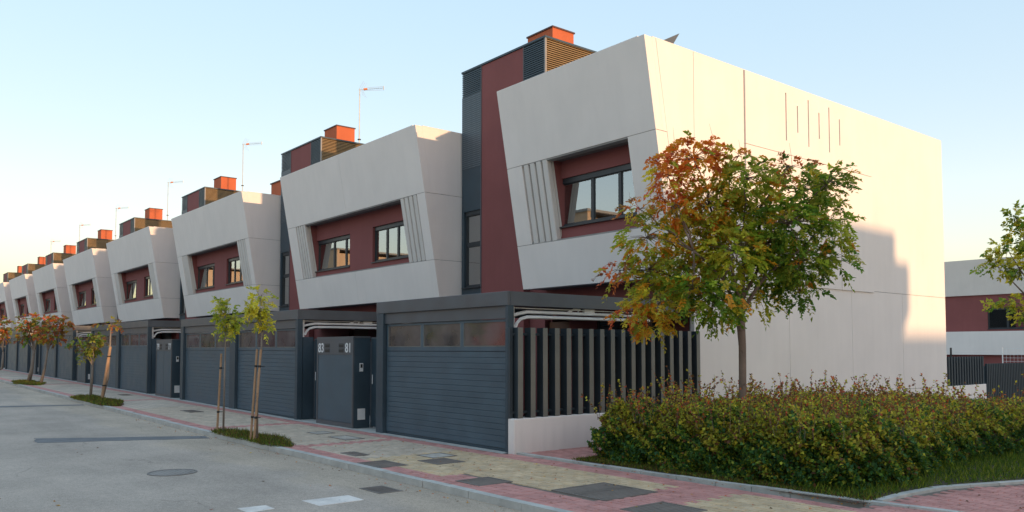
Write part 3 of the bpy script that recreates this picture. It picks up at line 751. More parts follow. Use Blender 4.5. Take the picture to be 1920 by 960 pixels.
def house_single():
    W = 4.66
    root = empty('terraced_house', (0, 0, 0), label='nearest white terraced house with tall blank side wall behind the autumn tree', cat='house', group='white terraced houses in the row')
    front(root, W, [], (-4.12, -3.24, 4), None, (-3.24, -.75))
    b = MB(); wall_holes(b, -4.5, -.14, ZJ2-.3, ZJ1+.2, 4.20, 4.34, [(-3.33, -.66, 4.50, 5.62)]); b.build('recess_wall', M['red'], root)
    window(root, -3.33, -.66, 4.50, 5.62, 4.26, [-2.30, -1.47], curtain=(-3.26, -2.36))
    soffit(root, W); ground_floor(root, W)
    # ---- the long side wall at x = 0
    yr = 16.43
    def pan(y0, y1, z0, z1, x=0.0, t=.10, m='white', name='side_panel', poly=None):
        return MB().prismX(x-t, x, poly or [(y0,z0),(y1,z0),(y1,z1),(y0,z1)]).build(name, M[m], root)
    g = .006
    # narrow strip following the leaning corner
    for z0, z1 in ((ZJ1+g, ZT), (ZJ2+g, ZJ1-g), (ZB, ZJ2-g)):
        pan(0,0,0,0, poly=[(ly(z0)+.222,z0),(ly(z0)+.222+.0,z0),(ly(z0)+.36-g,z0),(ly(z1)+.16-g+.10,z1),(ly(z1)+.222,z1)][0:1]+[(ly(z0)+.34,z0),(ly(z1)+.34-g,z1),(ly(z1)+.222,z1)])
    pan(0,0,0,0, poly=[(ly(ZB)+.34+g,ZB),(4.92-g,ZB),(4.92-g,ZT),(ly(ZT)+.34+g,ZT)])
    pan(4.92+g, 6.66-.012, ZB, ZT)
    slots = [(8.25,6.52,7.64),(8.73,6.78,7.42),(9.20,6.52,7.65),(9.67,6.79,7.43),(10.13,6.53,7.65),(10.62,6.78,7.44)]
    xs = [6.66+.012]+[v for s in slots for v in (s[0]-.022, s[0]+.022)]+[12.2]
    zlo = 6.2+g
    b = MB()
    for i in range(0, len(xs), 2): b.box(-.10, .03, xs[i], xs[i+1], zlo, ZT)
    for s in slots: b.box(-.10, .03, s[0]-.022, s[0]+.022, zlo, s[1]); b.box(-.10, .03, s[0]-.022, s[0]+.022, s[2], ZT)
    b.build('side_panel', M['white'], root)
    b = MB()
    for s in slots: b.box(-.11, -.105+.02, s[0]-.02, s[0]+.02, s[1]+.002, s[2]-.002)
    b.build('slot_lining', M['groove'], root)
    pan(6.66+.012, 10.58, ZB+.02, 6.2-g, x=.03, t=.13); pan(10.61, 12.2, ZB+.02, 6.2-g, x=.03, t=.13)
    pan(12.2+.001, yr, 3.2+g, ZT, x=0.0)
    ys = [4.86, 8.3, 11.1, 13.78, yr]
    for a, c in zip(ys[:-1], ys[1:]):
        pan(a+(g if a > 5 else 0), c-(g if c < yr else 0), .62+g if a > 13 else 0, 3.2-g if a > 7 else ZB-g)
    pan(13.78+g, yr, 0, .62-g)
    MB().box(-.16, -.02, ly(ZB)+.36, yr-.01, ZB+.01, ZT-.02).build('joint_backing', M['joint'], root)
    MB().box(-.16, -.02, 4.9, yr-.01, 0, ZB+.005).build('joint_backing', M['joint'], root)
    MB().box(-W+.02, -.17, 4.35+.8, yr-.02, ZB+.1, ZT-.3).build('building_core', M['dark_int'], root)
    MB().box(-W+.02, -.165, yr-.02, yr+.10, 0, ZT-.03).build('rear_wall', M['white'], root)
    MB().box(-W+.05, -.14, ly(ZT)+.24, yr-.01, ZT-.15, ZT-.10).build('roof', M['roof'], root)
    b = MB(); b.box(-.17, -.0, ly(ZT)+.24, yr, ZT+.001, ZT+.02); b.box(-W, -.175, ly(ZT), ly(ZT)+.22, ZT+.001, ZT+.02)
    b.build('coping', M['white'], root)
    roof_tower(root, -8.22, -4.64)
    return root
def house_double():
    W = 9.0
    root = empty('terraced_house', (-8.28, 0, 0), label='second house from the near end with two windows and warm reflections', cat='house', group='white terraced houses in the row')
    front(root, W, [-4.55], (-8.34, -7.62, 4), (-1.30, -.40, 4), (-7.62, -1.30))
    b = MB(); wall_holes(b, -8.9, -.14, ZJ2-.3, ZJ1+.2, 4.20, 4.34, [(-7.65, -5.17, 4.41, 5.48), (-3.68, -1.0, 4.41, 5.52)]); b.build('recess_wall', M['red'], root)
    window(root, -7.65, -5.17, 4.41, 5.48, 4.28, [-6.45, -5.6], curtain=(-7.58, -6.5))
    window(root, -3.68, -1.0, 4.41, 5.52, 4.28, [-2.95, -2.3], curtain=(-3.60, -3.2))
    soffit(root, W); ground_floor(root, W)
    side(root, W, 0, 12.5)
    MB().box(-W+.02, -.15, 4.35+.8, 12.5, 0, ZT-.3).build('building_core', M['dark_int'], root)
    MB().box(-W+.05, -.14, ly(ZT)+.24, 12.5, ZT-.15, ZT-.10).build('roof', M['roof'], root)
    b = MB(); b.box(-.13, -.0, ly(ZT)+.24, 12.5, ZT+.001, ZT+.02); b.box(-W, -.135, ly(ZT), ly(ZT)+.22, ZT+.001, ZT+.02)
    b.build('coping', M['white'], root)
    MB().box(-W, -W+.12, ly(ZB)+.3, 12.5, ZB, ZT).build('side_panel', M['white'], root)
    roof_tower(root, -12.47, -8.92)
    return root
h1 = house_single()
h2 = house_double()
HLAB = ['third house from the near end, behind the two staked saplings',
 'fourth house from the near end, above the small bushy street tree',
 'fifth house from the near end, partly behind the russet street trees',
 'sixth house from the near end, its lower front hidden by russet leaves',
 'seventh house from the near end, a narrow sliver near the left edge',
 'last visible white house, at the left edge of the picture']
houses = [h1, h2]
for k, lab in enumerate(HLAB):
    c = copy_tree(h2); c.location = (-8.28-12.7*(k+1), 0, .09*(k+1)); c['label'] = lab; houses.append(c)
for k in (2, 4, 5):
    st = MB().box(-5.7, -4.3, 7.0, 8.6, ZT-.2, 9.45).build('rooftop_stairhead', M['chimney'], houses[k])
    MB().box(-5.75, -4.25, 6.95, 8.65, 9.45, 9.50).build('stairhead_cap', M['chimney_cap'], st)

# antennas
def antenna(x, y, z, h, label, rot=R(51), first=[None]):
    e = empty('tv_antenna', (x, y, z), label=label, cat='antenna', group='television antennas on the roofs')
    MB().tube([(0,0,0),(0,0,h)], .024, 8).build('mast', M['antenna'], e)
    MB().box(-.05,.05,-.05,.05,.36,.40).build('clamp', M['black'], e)
    B = Matrix.Translation((0,0,h-.05)) @ Matrix.Rotation(rot, 4, 'Z')
    def T(*p): return tuple(B @ Vector(p))
    MB().tube([T(-.05,0,0), T(.95,0,.08)], .010, 6).tube([T(.30,0,.09),T(.93,0,.14)], .006, 5).tube([T(.30,0,-.02),T(.93,0,.0)], .006, 5).build('boom', M['antenna'], e)
    b = MB()
    for s in (-1, 1):
        for k in range(3):
            b.tube([T(.02+.04*k,-.16+.12*k,.02), T(.18+.04*k,-.16+.12*k,s*.30)], .005, 4)
    b.build('reflector', M['antenna'], e)
    b = MB()
    for k in range(7):
        xx = .40+k*.088; b.tube([T(xx,-.09,.04+k*.006), T(xx,.09,.04+k*.006)], .005, 4)
    b.tube([T(.95,0,.0),T(.95,0,.16)], .02, 6)
    b.build('director', M['antenna'], e)
    MB().tube([T(.16,0,.02),T(.30,0,.04)], .045, 8).build('dipole', M['antenna_orange'], e)
    return e
antenna(-18.06, 7.0, 9.6, 2.42, 'antenna on a tall mast beside the second house chimney')
antenna(-30.36, 7.0, 9.69, 2.55, 'antenna rising behind the third house chimney')
antenna(-43.0, 7.0, 9.78, 2.5, 'antenna behind the fourth house, third from the right')
antenna(-55.9, 7.0, 9.87, 2.5, 'antenna behind the fifth house, near the small chimneys')
antenna(-68.4, 7.0, 9.96, 2.6, 'small distant antenna above the sixth house')
antenna(-81.3, 7.0, 10.05, 2.4, 'farthest antenna at the left of the skyline')
# solar collector on the near roof
e = empty('solar_panel', (-1.0, 4.9, ZT-.1), label='grey tilted panel tip above the nearest house parapet', cat='solar panel')
MB().prismX(-.03, .03, [(5.68-4.9, 8.71-ZT+.1), (-.5, .30), (-.5, .24), (.15, .12)]).build('collector', M['fascia'], e)
MB().tube([(0,-.3,0),(0,-.3,.28)], .02, 6).tube([(0,.1,0),(0,.1,.3)], .02, 6).build('support', M['galv'], e)

# ================================================================== GARAGES
ZF = 2.665
def garage(W, doors, label, loc, front_only=False):
    root = empty('garage', loc, label=label, cat='garage', group='dark grey garages along the pavement')
    # fascia ring, recessed beam, posts, roof
    MB().box(-W, 0, -.0, .06, 2.43, ZF).build('fascia', M['fascia'], root, bevel=.004)
    MB().box(-.06, 0, .062, 4.84, 2.43, ZF).build('side_fascia', M['fascia'], root)
    MB().box(-W, -W+.06, .062, 4.84, 2.43, ZF).build('side_fascia', M['fascia'], root)
    MB().box(-W+.062, -.062, .062, 4.84, ZF-.06, ZF-.01).build('carport_roof', M['dark'], root)
    MB().box(-W+.12, -.08, .05, .10, 2.215, 2.428).build('beam', M['fascia'], root)
    xs = [-W]+[v for d in doors for v in (d[0], d[1])]+[0]
    for a, c in zip(xs[0::2], xs[1::2]):
        MB().box(a, c, .004, .14, -.02, 2.428).build('post', M['dark'], root, bevel=.006)
    for (a, c) in doors:
        d = MB().box(a+.002, c-.002, .112, .14, .0, 2.21).build('garage_door', M['dark'], root)
        z = .05; n = 16; h = (1.66-.05)/n
        for i in range(n):
            MB().box(a+.02, c-.02, .085, .11, z+.002, z+h-.002).build('door_plank', M['door'], d, bevel=.003); z += h
        MB().box(a+.02, c-.02, .092, .11, .0, .045).build('door_seal', M['dark'], d)
        p = (c-a-.06)/3
        for i in range(3):
            x0 = a+.03+i*p; b = MB(); f = .045
            for q in ((x0,x0+f,1.67,2.205),(x0+p-f,x0+p,1.67,2.205),(x0+f,x0+p-f,1.67,1.745),(x0+f,x0+p-f,2.165,2.205)): b.box(q[0], q[1], .082, .11, q[2], q[3])
            b.build('window_frame', M['door'], d)
            MB().box(x0+f, x0+f+.018, .086, .108, 1.747, 2.163).box(x0+p-f-.018, x0+p-f, .086, .108, 1.747, 2.163).box(x0+f+.018, x0+p-f-.018, .086, .108, 1.747, 1.762).build('window_trim', M['blade'], d)
            MB().box(x0+f+.02, x0+p-f-.02, .095, .100, 1.765, 2.163).build('pane', M['glass_garage'], d)
    # door tracks
    tr = MB(); x = -.10
    tr.box(x-.03, x+.01, .15, .22, 1.95, 2.42)
    tr.tube([(x,.24,2.05),(x,.28,2.14),(x,.36,2.21),(x,.50,2.245),(x,.8,2.25),(x,3.6,2.25)], .030, 6)
    tr.tube([(x,.20,2.27),(x,.32,2.30),(x,.5,2.335),(x,.8,2.335),(x,3.6,2.335)], .030, 6)
    tr.box(x-.012, x+.012, .22, 3.4, 2.388, 2.402)
    tr.build('door_track', M['galv'], root)
    br = MB().tube([(x,1.45,2.35),(x,1.6,2.41),(x,1.75,2.41),(x,1.70,2.36)], .02, 6).box(x-.04, x+.02, 1.85, 2.1, 2.355, 2.42).build('track_bracket', M['galv'], root)
    return root
g1 = garage(4.32, [(-4.05, -.07)], 'single garage at the near end of the row, beside the blade fence', (0, 0, 0))
g2 = garage(8.95, [(-8.68, -4.52), (-4.10, -.14)], 'double garage behind the two staked saplings', (-8.12, 0, 0))
MB().box(-.05, -.004, .15, .42, 0, 2.0).build('side_wall', M['dark'], g2)
MB().box(-.05, -.01, .42, 4.8, 0, 1.9).build('side_wall', M['dark'], g2)
GLAB = ['double garage third from the near end, beside the thin leaning sapling', 'double garage fourth from the near end, behind the russet trees', 'double garage fifth from the near end, near the left edge', 'farthest garage visible at the left edge of the picture']
for k, lab in enumerate(GLAB):
    c = copy_tree(g2); c.location = (-8.12-12.7*(k+1), 0, .09*(k+1)); c['label'] = lab

# gate cabinets and gates between the garages
def text_obj(s, size, mat, parent, x, y, z):
    cu = bpy.data.curves.new('number', 'FONT'); cu.body = s; cu.size = size; cu.extrude = .003; cu.align_x = 'CENTER'; cu.offset = .004
    t = bpy.data.objects.new('tmp', cu); COL.objects.link(t)
    dg = bpy.context.evaluated_depsgraph_get(); me = bpy.data.meshes.new_from_object(t.evaluated_get(dg)); bpy.data.objects.remove(t)
    me.materials.clear(); me.materials.append(mat)
    o = bpy.data.objects.new('house_number', me); COL.objects.link(o); o.parent = parent
    o.location = (x, y, z); o.rotation_euler = (math.pi/2, 0, 0); return o
def cabinet(loc, label, nums, split):
    root = empty('gate_cabinet', loc, label=label, cat='gate cabinet', group='slate cabinets between the garages')
    W, D, H = 1.74, .42, 1.95
    MB().box(-W, 0, .03, D, 0, H).build('cabinet_body', M['dark'], root, bevel=.006)
    MB().box(-W-.01, .012, .005, D, H, H+.03).build('cabinet_top', M['fascia'], root)
    b = MB(); f = .05
    for q in ((-W,-W+f,.0,H),(-f,0,.0,H),(-W+f,-f,.0,.10)): b.box(q[0], q[1], 0, .028, q[2], q[3])
    b.build('cabinet_frame', M['fascia'], root)
    MB().box(-W+f, -f, .004, .029, 1.58, H).build('header_plate', M['fascia'], root)
    if split:
        for a, c in ((-W+f+.004, -W/2-.01), (-W/2+.01, -f-.004)): MB().box(a, c, .012, .029, .105, 1.575).build('cabinet_door', M['door'], root)
    else: MB().box(-W+f+.004, -f-.004, .012, .029, .105, 1.575).build('cabinet_door', M['door'], root)
    for x in (-1.22, -.55):
        for zz in (1.63, 1.74):
            s = MB().box(x-.11, x+.11, .0, .006, zz, zz+.085).build('mail_slot', M['black'], root)
            MB().box(x-.09, x+.09, -.004, .0, zz+.06, zz+.068).build('slot_flap', M['fascia'], s)
    if nums:
        text_obj(nums[0], .29, M['number'], root, -1.53, .002, 1.635)
        text_obj(nums[1], .29, M['number'], root, -.22, .002, 1.635)
    i = MB().box(.0, .02, .16, .24, 1.22, 1.40).build('intercom', M['galv'], root)
    MB().box(.02, .024, .175, .225, 1.30, 1.38).build('intercom_grille', M['black'], i)
    MB().box(.0, .012, .12, .30, .18, .42).build('meter_hatch', M['galv'], root)
    return root
def gate(loc, label, x0, x1):
    root = empty('gate', loc, label=label, cat='gate', group='slate gates beside the cabinets')
    MB().box(x0+.03, x1-.03, .43, .46, .03, 1.93).build('gate_leaf', M['dark'], root)
    b = MB(); b.box(x0, x0+.03, .42, .47, 0, 1.95); b.box(x1-.03, x1, .42, .47, 0, 1.95); b.box(x0+.03, x1-.03, .42, .47, 1.93, 1.96); b.build('gate_frame', M['fascia'], root)
    MB().tube([(x0+.12,.40,.95),(x0+.12,.40,1.15)], .01, 6).build('gate_handle', M['galv'], root)
    return root
c1 = cabinet((-5.31, 0, 0), 'slate gate cabinet numbered 83 and 81 left of the near garage', ('83', '81'), False)
gate((0, 0, 0), 'narrow slate gate between the numbered cabinet and the near garage', -5.29, -4.33)
gate((0, 0, 0), 'narrow slate gate left of the numbered cabinet', -8.06, -7.07)
c2 = cabinet((-5.31-12.7, 0, .06), 'slate cabinet with two doors right of the third garage', ('79', '77'), True)
for k in range(1, 4):
    gate((-12.7*k, 0, .06+.09*(k-1)), ['', 'slate gate right of the second numbered cabinet', 'slate gate between third and fourth garages', 'distant slate gate near the left edge'][k], -5.29, -4.40)
for k in (2, 3):
    c = copy_tree(c2); c.location = (-5.31-12.7*k, 0, .06+.09*(k-1)); c['label'] = ['', '', 'slate cabinet seen behind the small bushy street tree', 'distant slate cabinet behind the russet trees'][k]

# ================================================================== FENCES
fe = empty('blade_fence', (0, 0, 0), label='tall dark blade fence on a low white wall beside the near garage', cat='fence')
MB().box(.006, .17, .0, 4.84, -.05, .565).build('base_wall', M['white'], fe, bevel=.012)
b = MB(); b.mat(0).box(-.012, -.002, 0, .10, .567, 2.06); b.mat(1).box(-.165, -.0125, .0, .10, .567, 2.06)  # front edge coloured lighter as the lit face, the rest darker
bl = b.mesh('blade', [M['blade'], M['blade_dark']])
y = .10
while y < 4.75:
    link_mesh('blade', bl, fe, (.16, y, 0)); y += .2725
MB().box(.02, .06, .06, 4.83, .64, .68).box(.02, .06, .06, 4.83, 1.93, 1.97).build('rail', M['blade_dark'], fe)
MB().box(.01, .06, .002, .06, .567, 2.06).build('post', M['blade_dark'], fe)
sf = empty('garden_fence', (0, 0, 0), label='short slatted fence on a white wall right of the blank house side', cat='fence')
MB().box(-.2, 0, 16.44, 19.2, -.1, .62).build('base_wall', M['white'], sf, bevel=.01)
b1 = MB().box(-.06, 0, 0, .09, .625, 1.48).mesh('slat', M['blade_dark'])
y = 16.55
while y < 19.1: link_mesh('slat', b1, sf, (0, y, 0)); y += .185
MB().box(-.10, -.065, 16.5, 19.2, .9, .94).box(-.10, -.065, 16.5, 19.2, 1.3, 1.34).box(-.10,-.065,16.5,19.2,.7,1.42).build('rail', M['dark'], sf)
lf = empty('boundary_fence', (0, 0, 0), label='long dark slatted fence at the right edge beyond the white wall', cat='fence')
b2 = MB().box(-.06, 0, 0, .075, -.05, 1.25).mesh('slat', M['blade_dark'])
y = 19.28
while y < 27: link_mesh('slat', b2, lf, (0, y, 0)); y += .135
MB().box(-.10, -.065, 19.25, 27, .02, 1.18).build('rail', M['dark'], lf)
hr = empty('handrail', (-1.2, 17.5, 0), label='black handrail showing above the short slatted fence', cat='handrail')
MB().tube([(0,-.9,0),(0,-.9,1.62),(0,.35,1.62),(0,.35,0)], .03, 6).tube([(0,2.1,0),(0,2.1,1.75)], .03, 6).build('rail', M['black'], hr)

# ================================================================== HOUSE BEYOND, RIGHT
bh = empty('house_beyond', (-6, 48, 0), label='white and burgundy house in the background right of the blank wall', cat='house')
MB().prismX(-18, 20, [(-.5, 7.45), (1, 7.45), (1, 5.2), (.2, 5.2)]).build('upper_wall', M['white'], bh)
b = MB(); wall_holes(b, -18, 20, 2.85, 5.2, .35, .6, [(-4.9, -2.6, 3.0, 4.35), (-1.2, 1.2, 3.0, 4.35), (4.5, 7, 3.0, 4.35)]); b.build('recess_wall', M['red'], bh)
for x0, x1 in ((-4.9, -2.6), (-1.2, 1.2), (4.5, 7)): window(bh, x0, x1, 3.0, 4.35, .42, [(x0+x1)/2])
MB().box(-18, 20, .0, .6, 1.35, 2.85).build('lower_wall', M['white'], bh)
MB().box(-18, 20, .35, .6, -.2, 1.35).build('base_wall', M['red'], bh)
MB().box(-18, 20, 2.1, 10, -.2, 7.3).build('building_core', M['white'], bh)
MB().box(-18.02, 20.02, .95, 10.05, 7.3, 7.4).build('roof', M['roof'], bh)
mr = empty('wire_railing', (-8.5, 44, 0), label='thin wire mesh railing in front of the background house', cat='railing')
b = MB()
for k in range(30): b.tube([(k*.2,0,.9),(k*.2,0,1.75)], .006, 4)
for z in (1.0, 1.2, 1.4, 1.6, 1.75): b.tube([(0,0,z),(5.8,0,z)], .007, 4)
b.build('wire_mesh', M['galv'], mr)
for k in (0, 2.9, 5.8): MB().tube([(k,0,0),(k,0,1.8)], .03, 6).build('post', M['galv'], mr)

# unseen ridge added to hide the yellow glow low in the sky
b = MB(); prev = None
for k in range(0, 73):
    a = 2*math.pi*k/72; r0, r1 = 520, 640; h = 20+5*math.sin(a*3)+3*math.sin(a*7+1)+2*math.sin(a*17)
    cur = ((r0*math.cos(a), r0*math.sin(a), -.2), (.94*r1*math.cos(a), .94*r1*math.sin(a), h*.8), (r1*math.cos(a), r1*math.sin(a), h), (1.3*r1*math.cos(a), 1.3*r1*math.sin(a), -.2))
    if prev:
        for i in range(3): b.face(prev[i], cur[i], cur[i+1], prev[i+1])
    prev = cur
M['ridge'] = varied('added_ridge_scrub', [(.16,.16,.12), (.17,.165,.12)], spots=.5, spotcol=(.08,.10,.06), spotscale=.05)
b.build('added_ridge', M['ridge'], None, 'structure')

# ================================================================== HOUSES OUT OF FRAME: opposite side (seen in the panes) and to the east (cast the shade)
def plain_house(loc, rz, W, D, label, towers=()):
    r = empty('opposite_house', loc, rz, label=label, cat='house', group='houses across the street and across the path')
    b = MB(); b.prismX(-W, 0, [(.95, 3.15), (2.0, 3.15), (2.0, 4.18), (.77, 4.18)]); b.prismX(-W, 0, [(.45, 6.02), (2, 6.02), (2, 7.84), (.13, 7.84)])
    b.box(-W, -W+.9, .8, 2, 4.18, 6.02); b.box(-.9, 0, .8, 2, 4.18, 6.02); b.build('front_wall', M['white'], r)
    b = MB(); wall_holes(b, -W+.9, -.9, 4.18, 6.02, 1.2, 1.4, [(-W+1.5, -W+3.4, 4.45, 5.5)]); b.build('recess_wall', M['red'], r)
    window(r, -W+1.5, -W+3.4, 4.45, 5.5, 1.26, [-W+2.4])
    MB().box(-W, 0, 2.0, D, 0, 7.80).build('body_wall', M['white'], r)
    MB().box(-W+.05, -.05, 1.7, 1.98, 0, 3.15).build('ground_wall', M['red'], r)
    for (a, c, y0, y1, z) in towers: MB().box(a, c, y0, y1, 7.8, z).build('roof_tower', M['red'], r)
    return r
for k, x in enumerate((22, 9)):
    plain_house((x-9.5, -23.0, 0), math.pi, 9.5, 11, ['white house across the street opposite the hedge', 'white house across the street opposite the near garage'][k], [(-3, 0, 2.5, 6, 9.4)])
M['ochre'] = plaster('ochre_render', (.62, .44, .29))
def block(x0, x1, y0, y1, h, label):
    r = empty('apartment_block', (x1, y1, 0), label=label, cat='building', group='ochre blocks beyond the street')
    w_, d_ = x0-x1, y0-y1
    MB().box(w_, -.25, d_, -.25, 5.2, h).build('body_wall', M['ochre'], r)
    MB().box(w_+.02, -.27, d_+.02, -.27, 0, 5.199).build('base_wall', M['red'], r)
    b = MB(); hs = [(w_+1+i*2.6, w_+2.2+i*2.6, 1.2+f*3, 2.6+f*3) for i in range(int((-w_-1)/2.6)) for f in range(int(h/3))]
    wall_holes(b, w_, 0, 5.2, h+.3, -.249, 0, hs); b.build('street_wall', M['ochre'], r)
    b = MB(); wall_holes(b, w_, 0, 0, 5.199, -.249, -.01, [q for q in hs if q[3] < 5.2]); b.build('street_base', M['red'], r)
    MB().box(w_+.1, -.1, -.30, -.251, .5, h-.2).build('glazing', M['frame'], r)
    b = MB()
    for i in range(int(-d_/3.5)):
        for f in range(1, int(h/3)): b.box(-.249, -.2, -3-i*3.5, -1.6-i*3.5, 1.2+f*3, 2.6+f*3)
    b.build('gable_window', M['frame'], r, 'stuff')
    MB().box(w_-.1, .1, d_, .1, h+.301, h+.45).build('roof_edge', M['roof'], r)
block(-33, -24, -34, -16.8, 9.7, 'ochre block across the street mirrored in the nearest window')
block(-70, -60, -40, -18.8, 11.0, 'second ochre block mirrored in the second house windows')
block(-120, -110, -50, -20, 13.5, 'farther ochre block mirrored in the third house windows')
for k, x in enumerate((-8, -38, -74)):
    r = empty('garage_row', (x, -22, 0), label=['low burgundy garage row across the street, nearest', 'low burgundy garage row across the street, middle', 'low burgundy garage row across the street, farthest'][k], cat='garage row')
    L = [15, 21, 35][k]
    MB().box(-L, 0, -6, -.1, 0, 3.0).build('body_wall', M['red'], r)
    MB().box(-L, 0, -6.05, .05, 3.002, 3.2).build('roof', M['white'], r)
    b = MB()
    for i in range(int(L/3.5)): b.box(-L+.5+i*3.5, -L+3.2+i*3.5, -.099, -.03, .05, 2.2)
    b.build('garage_door', M['door'], r)
TE = math.tan(SUN_EL); TA = math.tan(SUN_AZ)
nx = 48.0; oy = nx*TA
nh = plain_house((nx+9, 1.5, 0), 0, 9, 13.45+oy-1.5, 'neighbouring white house to the east whose shade falls on the blank wall', [])
MB().box(-9, 0, 13.45+oy-1.498, 14.2+oy-1.5, 2.7+nx*TE, 4.07+nx*TE).build('rear_bay', M['white'], nh)
MB().box(-9, 0, 13.45+oy-1.498, 13.76+oy-1.5, 0, 2.698+nx*TE).build('rear_wall', M['white'], nh)
nb = empty('opposite_house', (72, 0, 0), label='farther white house to the east behind the neighbouring house', cat='house')
MB().box(0, 9, -30, 60, 0, 2.12+72*TE).build('body_wall', M['white'], nb)
n3 = plain_house((nx+9, -12, 0), 0, 9, 12.9, 'second neighbouring house to the east nearer the street', [])

# ================================================================== FOLIAGE
def leaf_mesh(name, P, D, U, L, Wd, C, parent, kind='stuff', fold=.25):
    """P leaf base points, D direction, U up normal, L length, Wd half width, C colours -> one mesh of folded leaves (2 quads... 4 tris)"""
    n = len(P)
    D = D/np.linalg.norm(D, axis=1, keepdims=True)
    Sd = np.cross(D, U); Sd /= (np.linalg.norm(Sd, axis=1, keepdims=True)+1e-9)
    Nn = np.cross(Sd, D)
    L = L[:, None]; Wd = Wd[:, None]
    tip = P + D*L - Nn*L*.12
    l = P + D*L*.45 + Sd*Wd + Nn*Wd*fold; r = P + D*L*.45 - Sd*Wd + Nn*Wd*fold
    V = np.stack([P, l, tip, r], 1).reshape(-1, 3)
    idx = np.arange(n)[:, None]*4
    F = np.concatenate([idx+np.array([[0, 2, 1]]), idx+np.array([[0, 3, 2]])], 1).reshape(-1, 3)
    me = bpy.data.meshes.new(name)
    me.vertices.add(len(V)); me.vertices.foreach_set('co', V.ravel())
    me.loops.add(F.size); me.loops.foreach_set('vertex_index', F.ravel().astype(np.int32))
    me.polygons.add(len(F)); me.polygons.foreach_set('loop_start', (np.arange(len(F))*3).astype(np.int32))
    me.update(calc_edges=True)
    ca = me.attributes.new('leaf_colour', 'FLOAT_COLOR', 'FACE')
    cc = np.repeat(np.concatenate([C, np.ones((n, 1))], 1), 2, axis=0)
    ca.data.foreach_set('color', cc.astype(np.float32).ravel())
    me.materials.append(M['leaf'])
    o = bpy.data.objects.new(name, me); COL.objects.link(o)
    if parent is not None: o.parent = parent
    if kind: o['kind'] = kind
    return o
rng = np.random.default_rng(11)
def rdir(n, up=0.0):
    d = rng.normal(size=(n, 3)); d[:, 2] += up; return d/np.linalg.norm(d, axis=1, keepdims=True)
PAL = {
 'green': np.array([(.16,.23,.02), (.21,.29,.025), (.28,.34,.03), (.12,.19,.02), (.33,.36,.04)]),
 'blue': np.array([(.045,.13,.045), (.06,.16,.05), (.05,.11,.03), (.08,.19,.05)]),
 'dgreen': np.array([(.07,.15,.02), (.09,.19,.025), (.12,.22,.028), (.055,.11,.02)]),
 'olive': np.array([(.24,.28,.035), (.30,.31,.04), (.18,.21,.03), (.34,.30,.045)]),
 'yellow': np.array([(.62,.46,.04), (.52,.42,.05), (.40,.36,.045), (.70,.50,.05)]),
 'orange': np.array([(.66,.19,.018), (.68,.25,.02), (.58,.14,.018), (.68,.32,.03)]),
 'red': np.array([(.50,.10,.035), (.42,.08,.035), (.56,.15,.04), (.32,.07,.035)]),
 'russet': np.array([(.19,.085,.035), (.15,.075,.035), (.23,.11,.04), (.11,.07,.03)]),
}
def pick(names, n):
    nm = rng.choice(len(names), n); out = np.zeros((n, 3))
    for i, k in enumerate(names):
        m_ = nm == i; pal = PAL[k]; out[m_] = pal[rng.integers(0, len(pal), m_.sum())]
    return np.minimum(out*rng.uniform(.8, 1.25, (n, 1))*1.65, .9)
CAMP = np.array([10.506, -8.45, 1.7]); CU = np.array([math.cos(YAW), math.sin(YAW), 0]); 
def campt(px, py, depth):            # used to measure the tree's real shape off the photograph
    a = (px-960)/1531; b_ = (579.8-py)/1531
    c, s = math.cos(PITCH), math.sin(PITCH)
    Fw = np.array([-math.sin(YAW), math.cos(YAW), 0])
    d = CU*a + Fw*(c-b_*s) + np.array([0, 0, s+b_*c])
    return CAMP + d*depth
def sprays(tips, dirs, names_list, per, leaf, spr, droop=.35):
    """compound leaf sprays: rows of leaflets along a drooping rachis"""
    P = []; D = []; U = []; C = []
    for t, d, nm in zip(tips, dirs, names_list):
        k = per; L = spr*rng.uniform(.7, 1.3)
        d = d/np.linalg.norm(d); u = np.array([0, 0, 1.0]) + rng.normal(size=3)*.45
        s = np.cross(d, u); s /= np.linalg.norm(s)+1e-9
        tt = (np.arange(k)//2+1)/(k//2+1)
        base = t + np.outer(tt, d*L); base[:, 2] -= droop*L*tt**2
        sgn = np.where(np.arange(k) % 2 == 0, 1, -1)[:, None]
        dd = d*.7 + s*sgn*.8 + rng.normal(size=(k, 3))*.25; dd[:, 2] -= .2
        col = pick(nm, 1)*.7 + pick(nm, k)*.3
        P.append(base); D.append(dd); U.append(np.repeat((u/np.linalg.norm(u))[None], k, 0)+rng.normal(size=(k, 3))*.3); C.append(col)
    P = np.concatenate(P); D = np.concatenate(D); U = np.concatenate(U); C = np.concatenate(C)
    n = len(P); L = leaf*rng.uniform(.7, 1.25, n)
    return P, D, U, L, L*.30, C
def bezier(a, c, d0, n=6, wob=.05):
    a, c = np.array(a), np.array(c); L = np.linalg.norm(c-a); m = a + np.array(d0)/np.linalg.norm(d0)*L*.45
    out = []
    for i in range(n+1):
        t = i/n; p = (1-t)**2*a + 2*t*(1-t)*m + t*t*c
        if 0 < i < n: p = p + rng.normal(size=3)*wob*L*.3
        out.append(tuple(p))
    return out

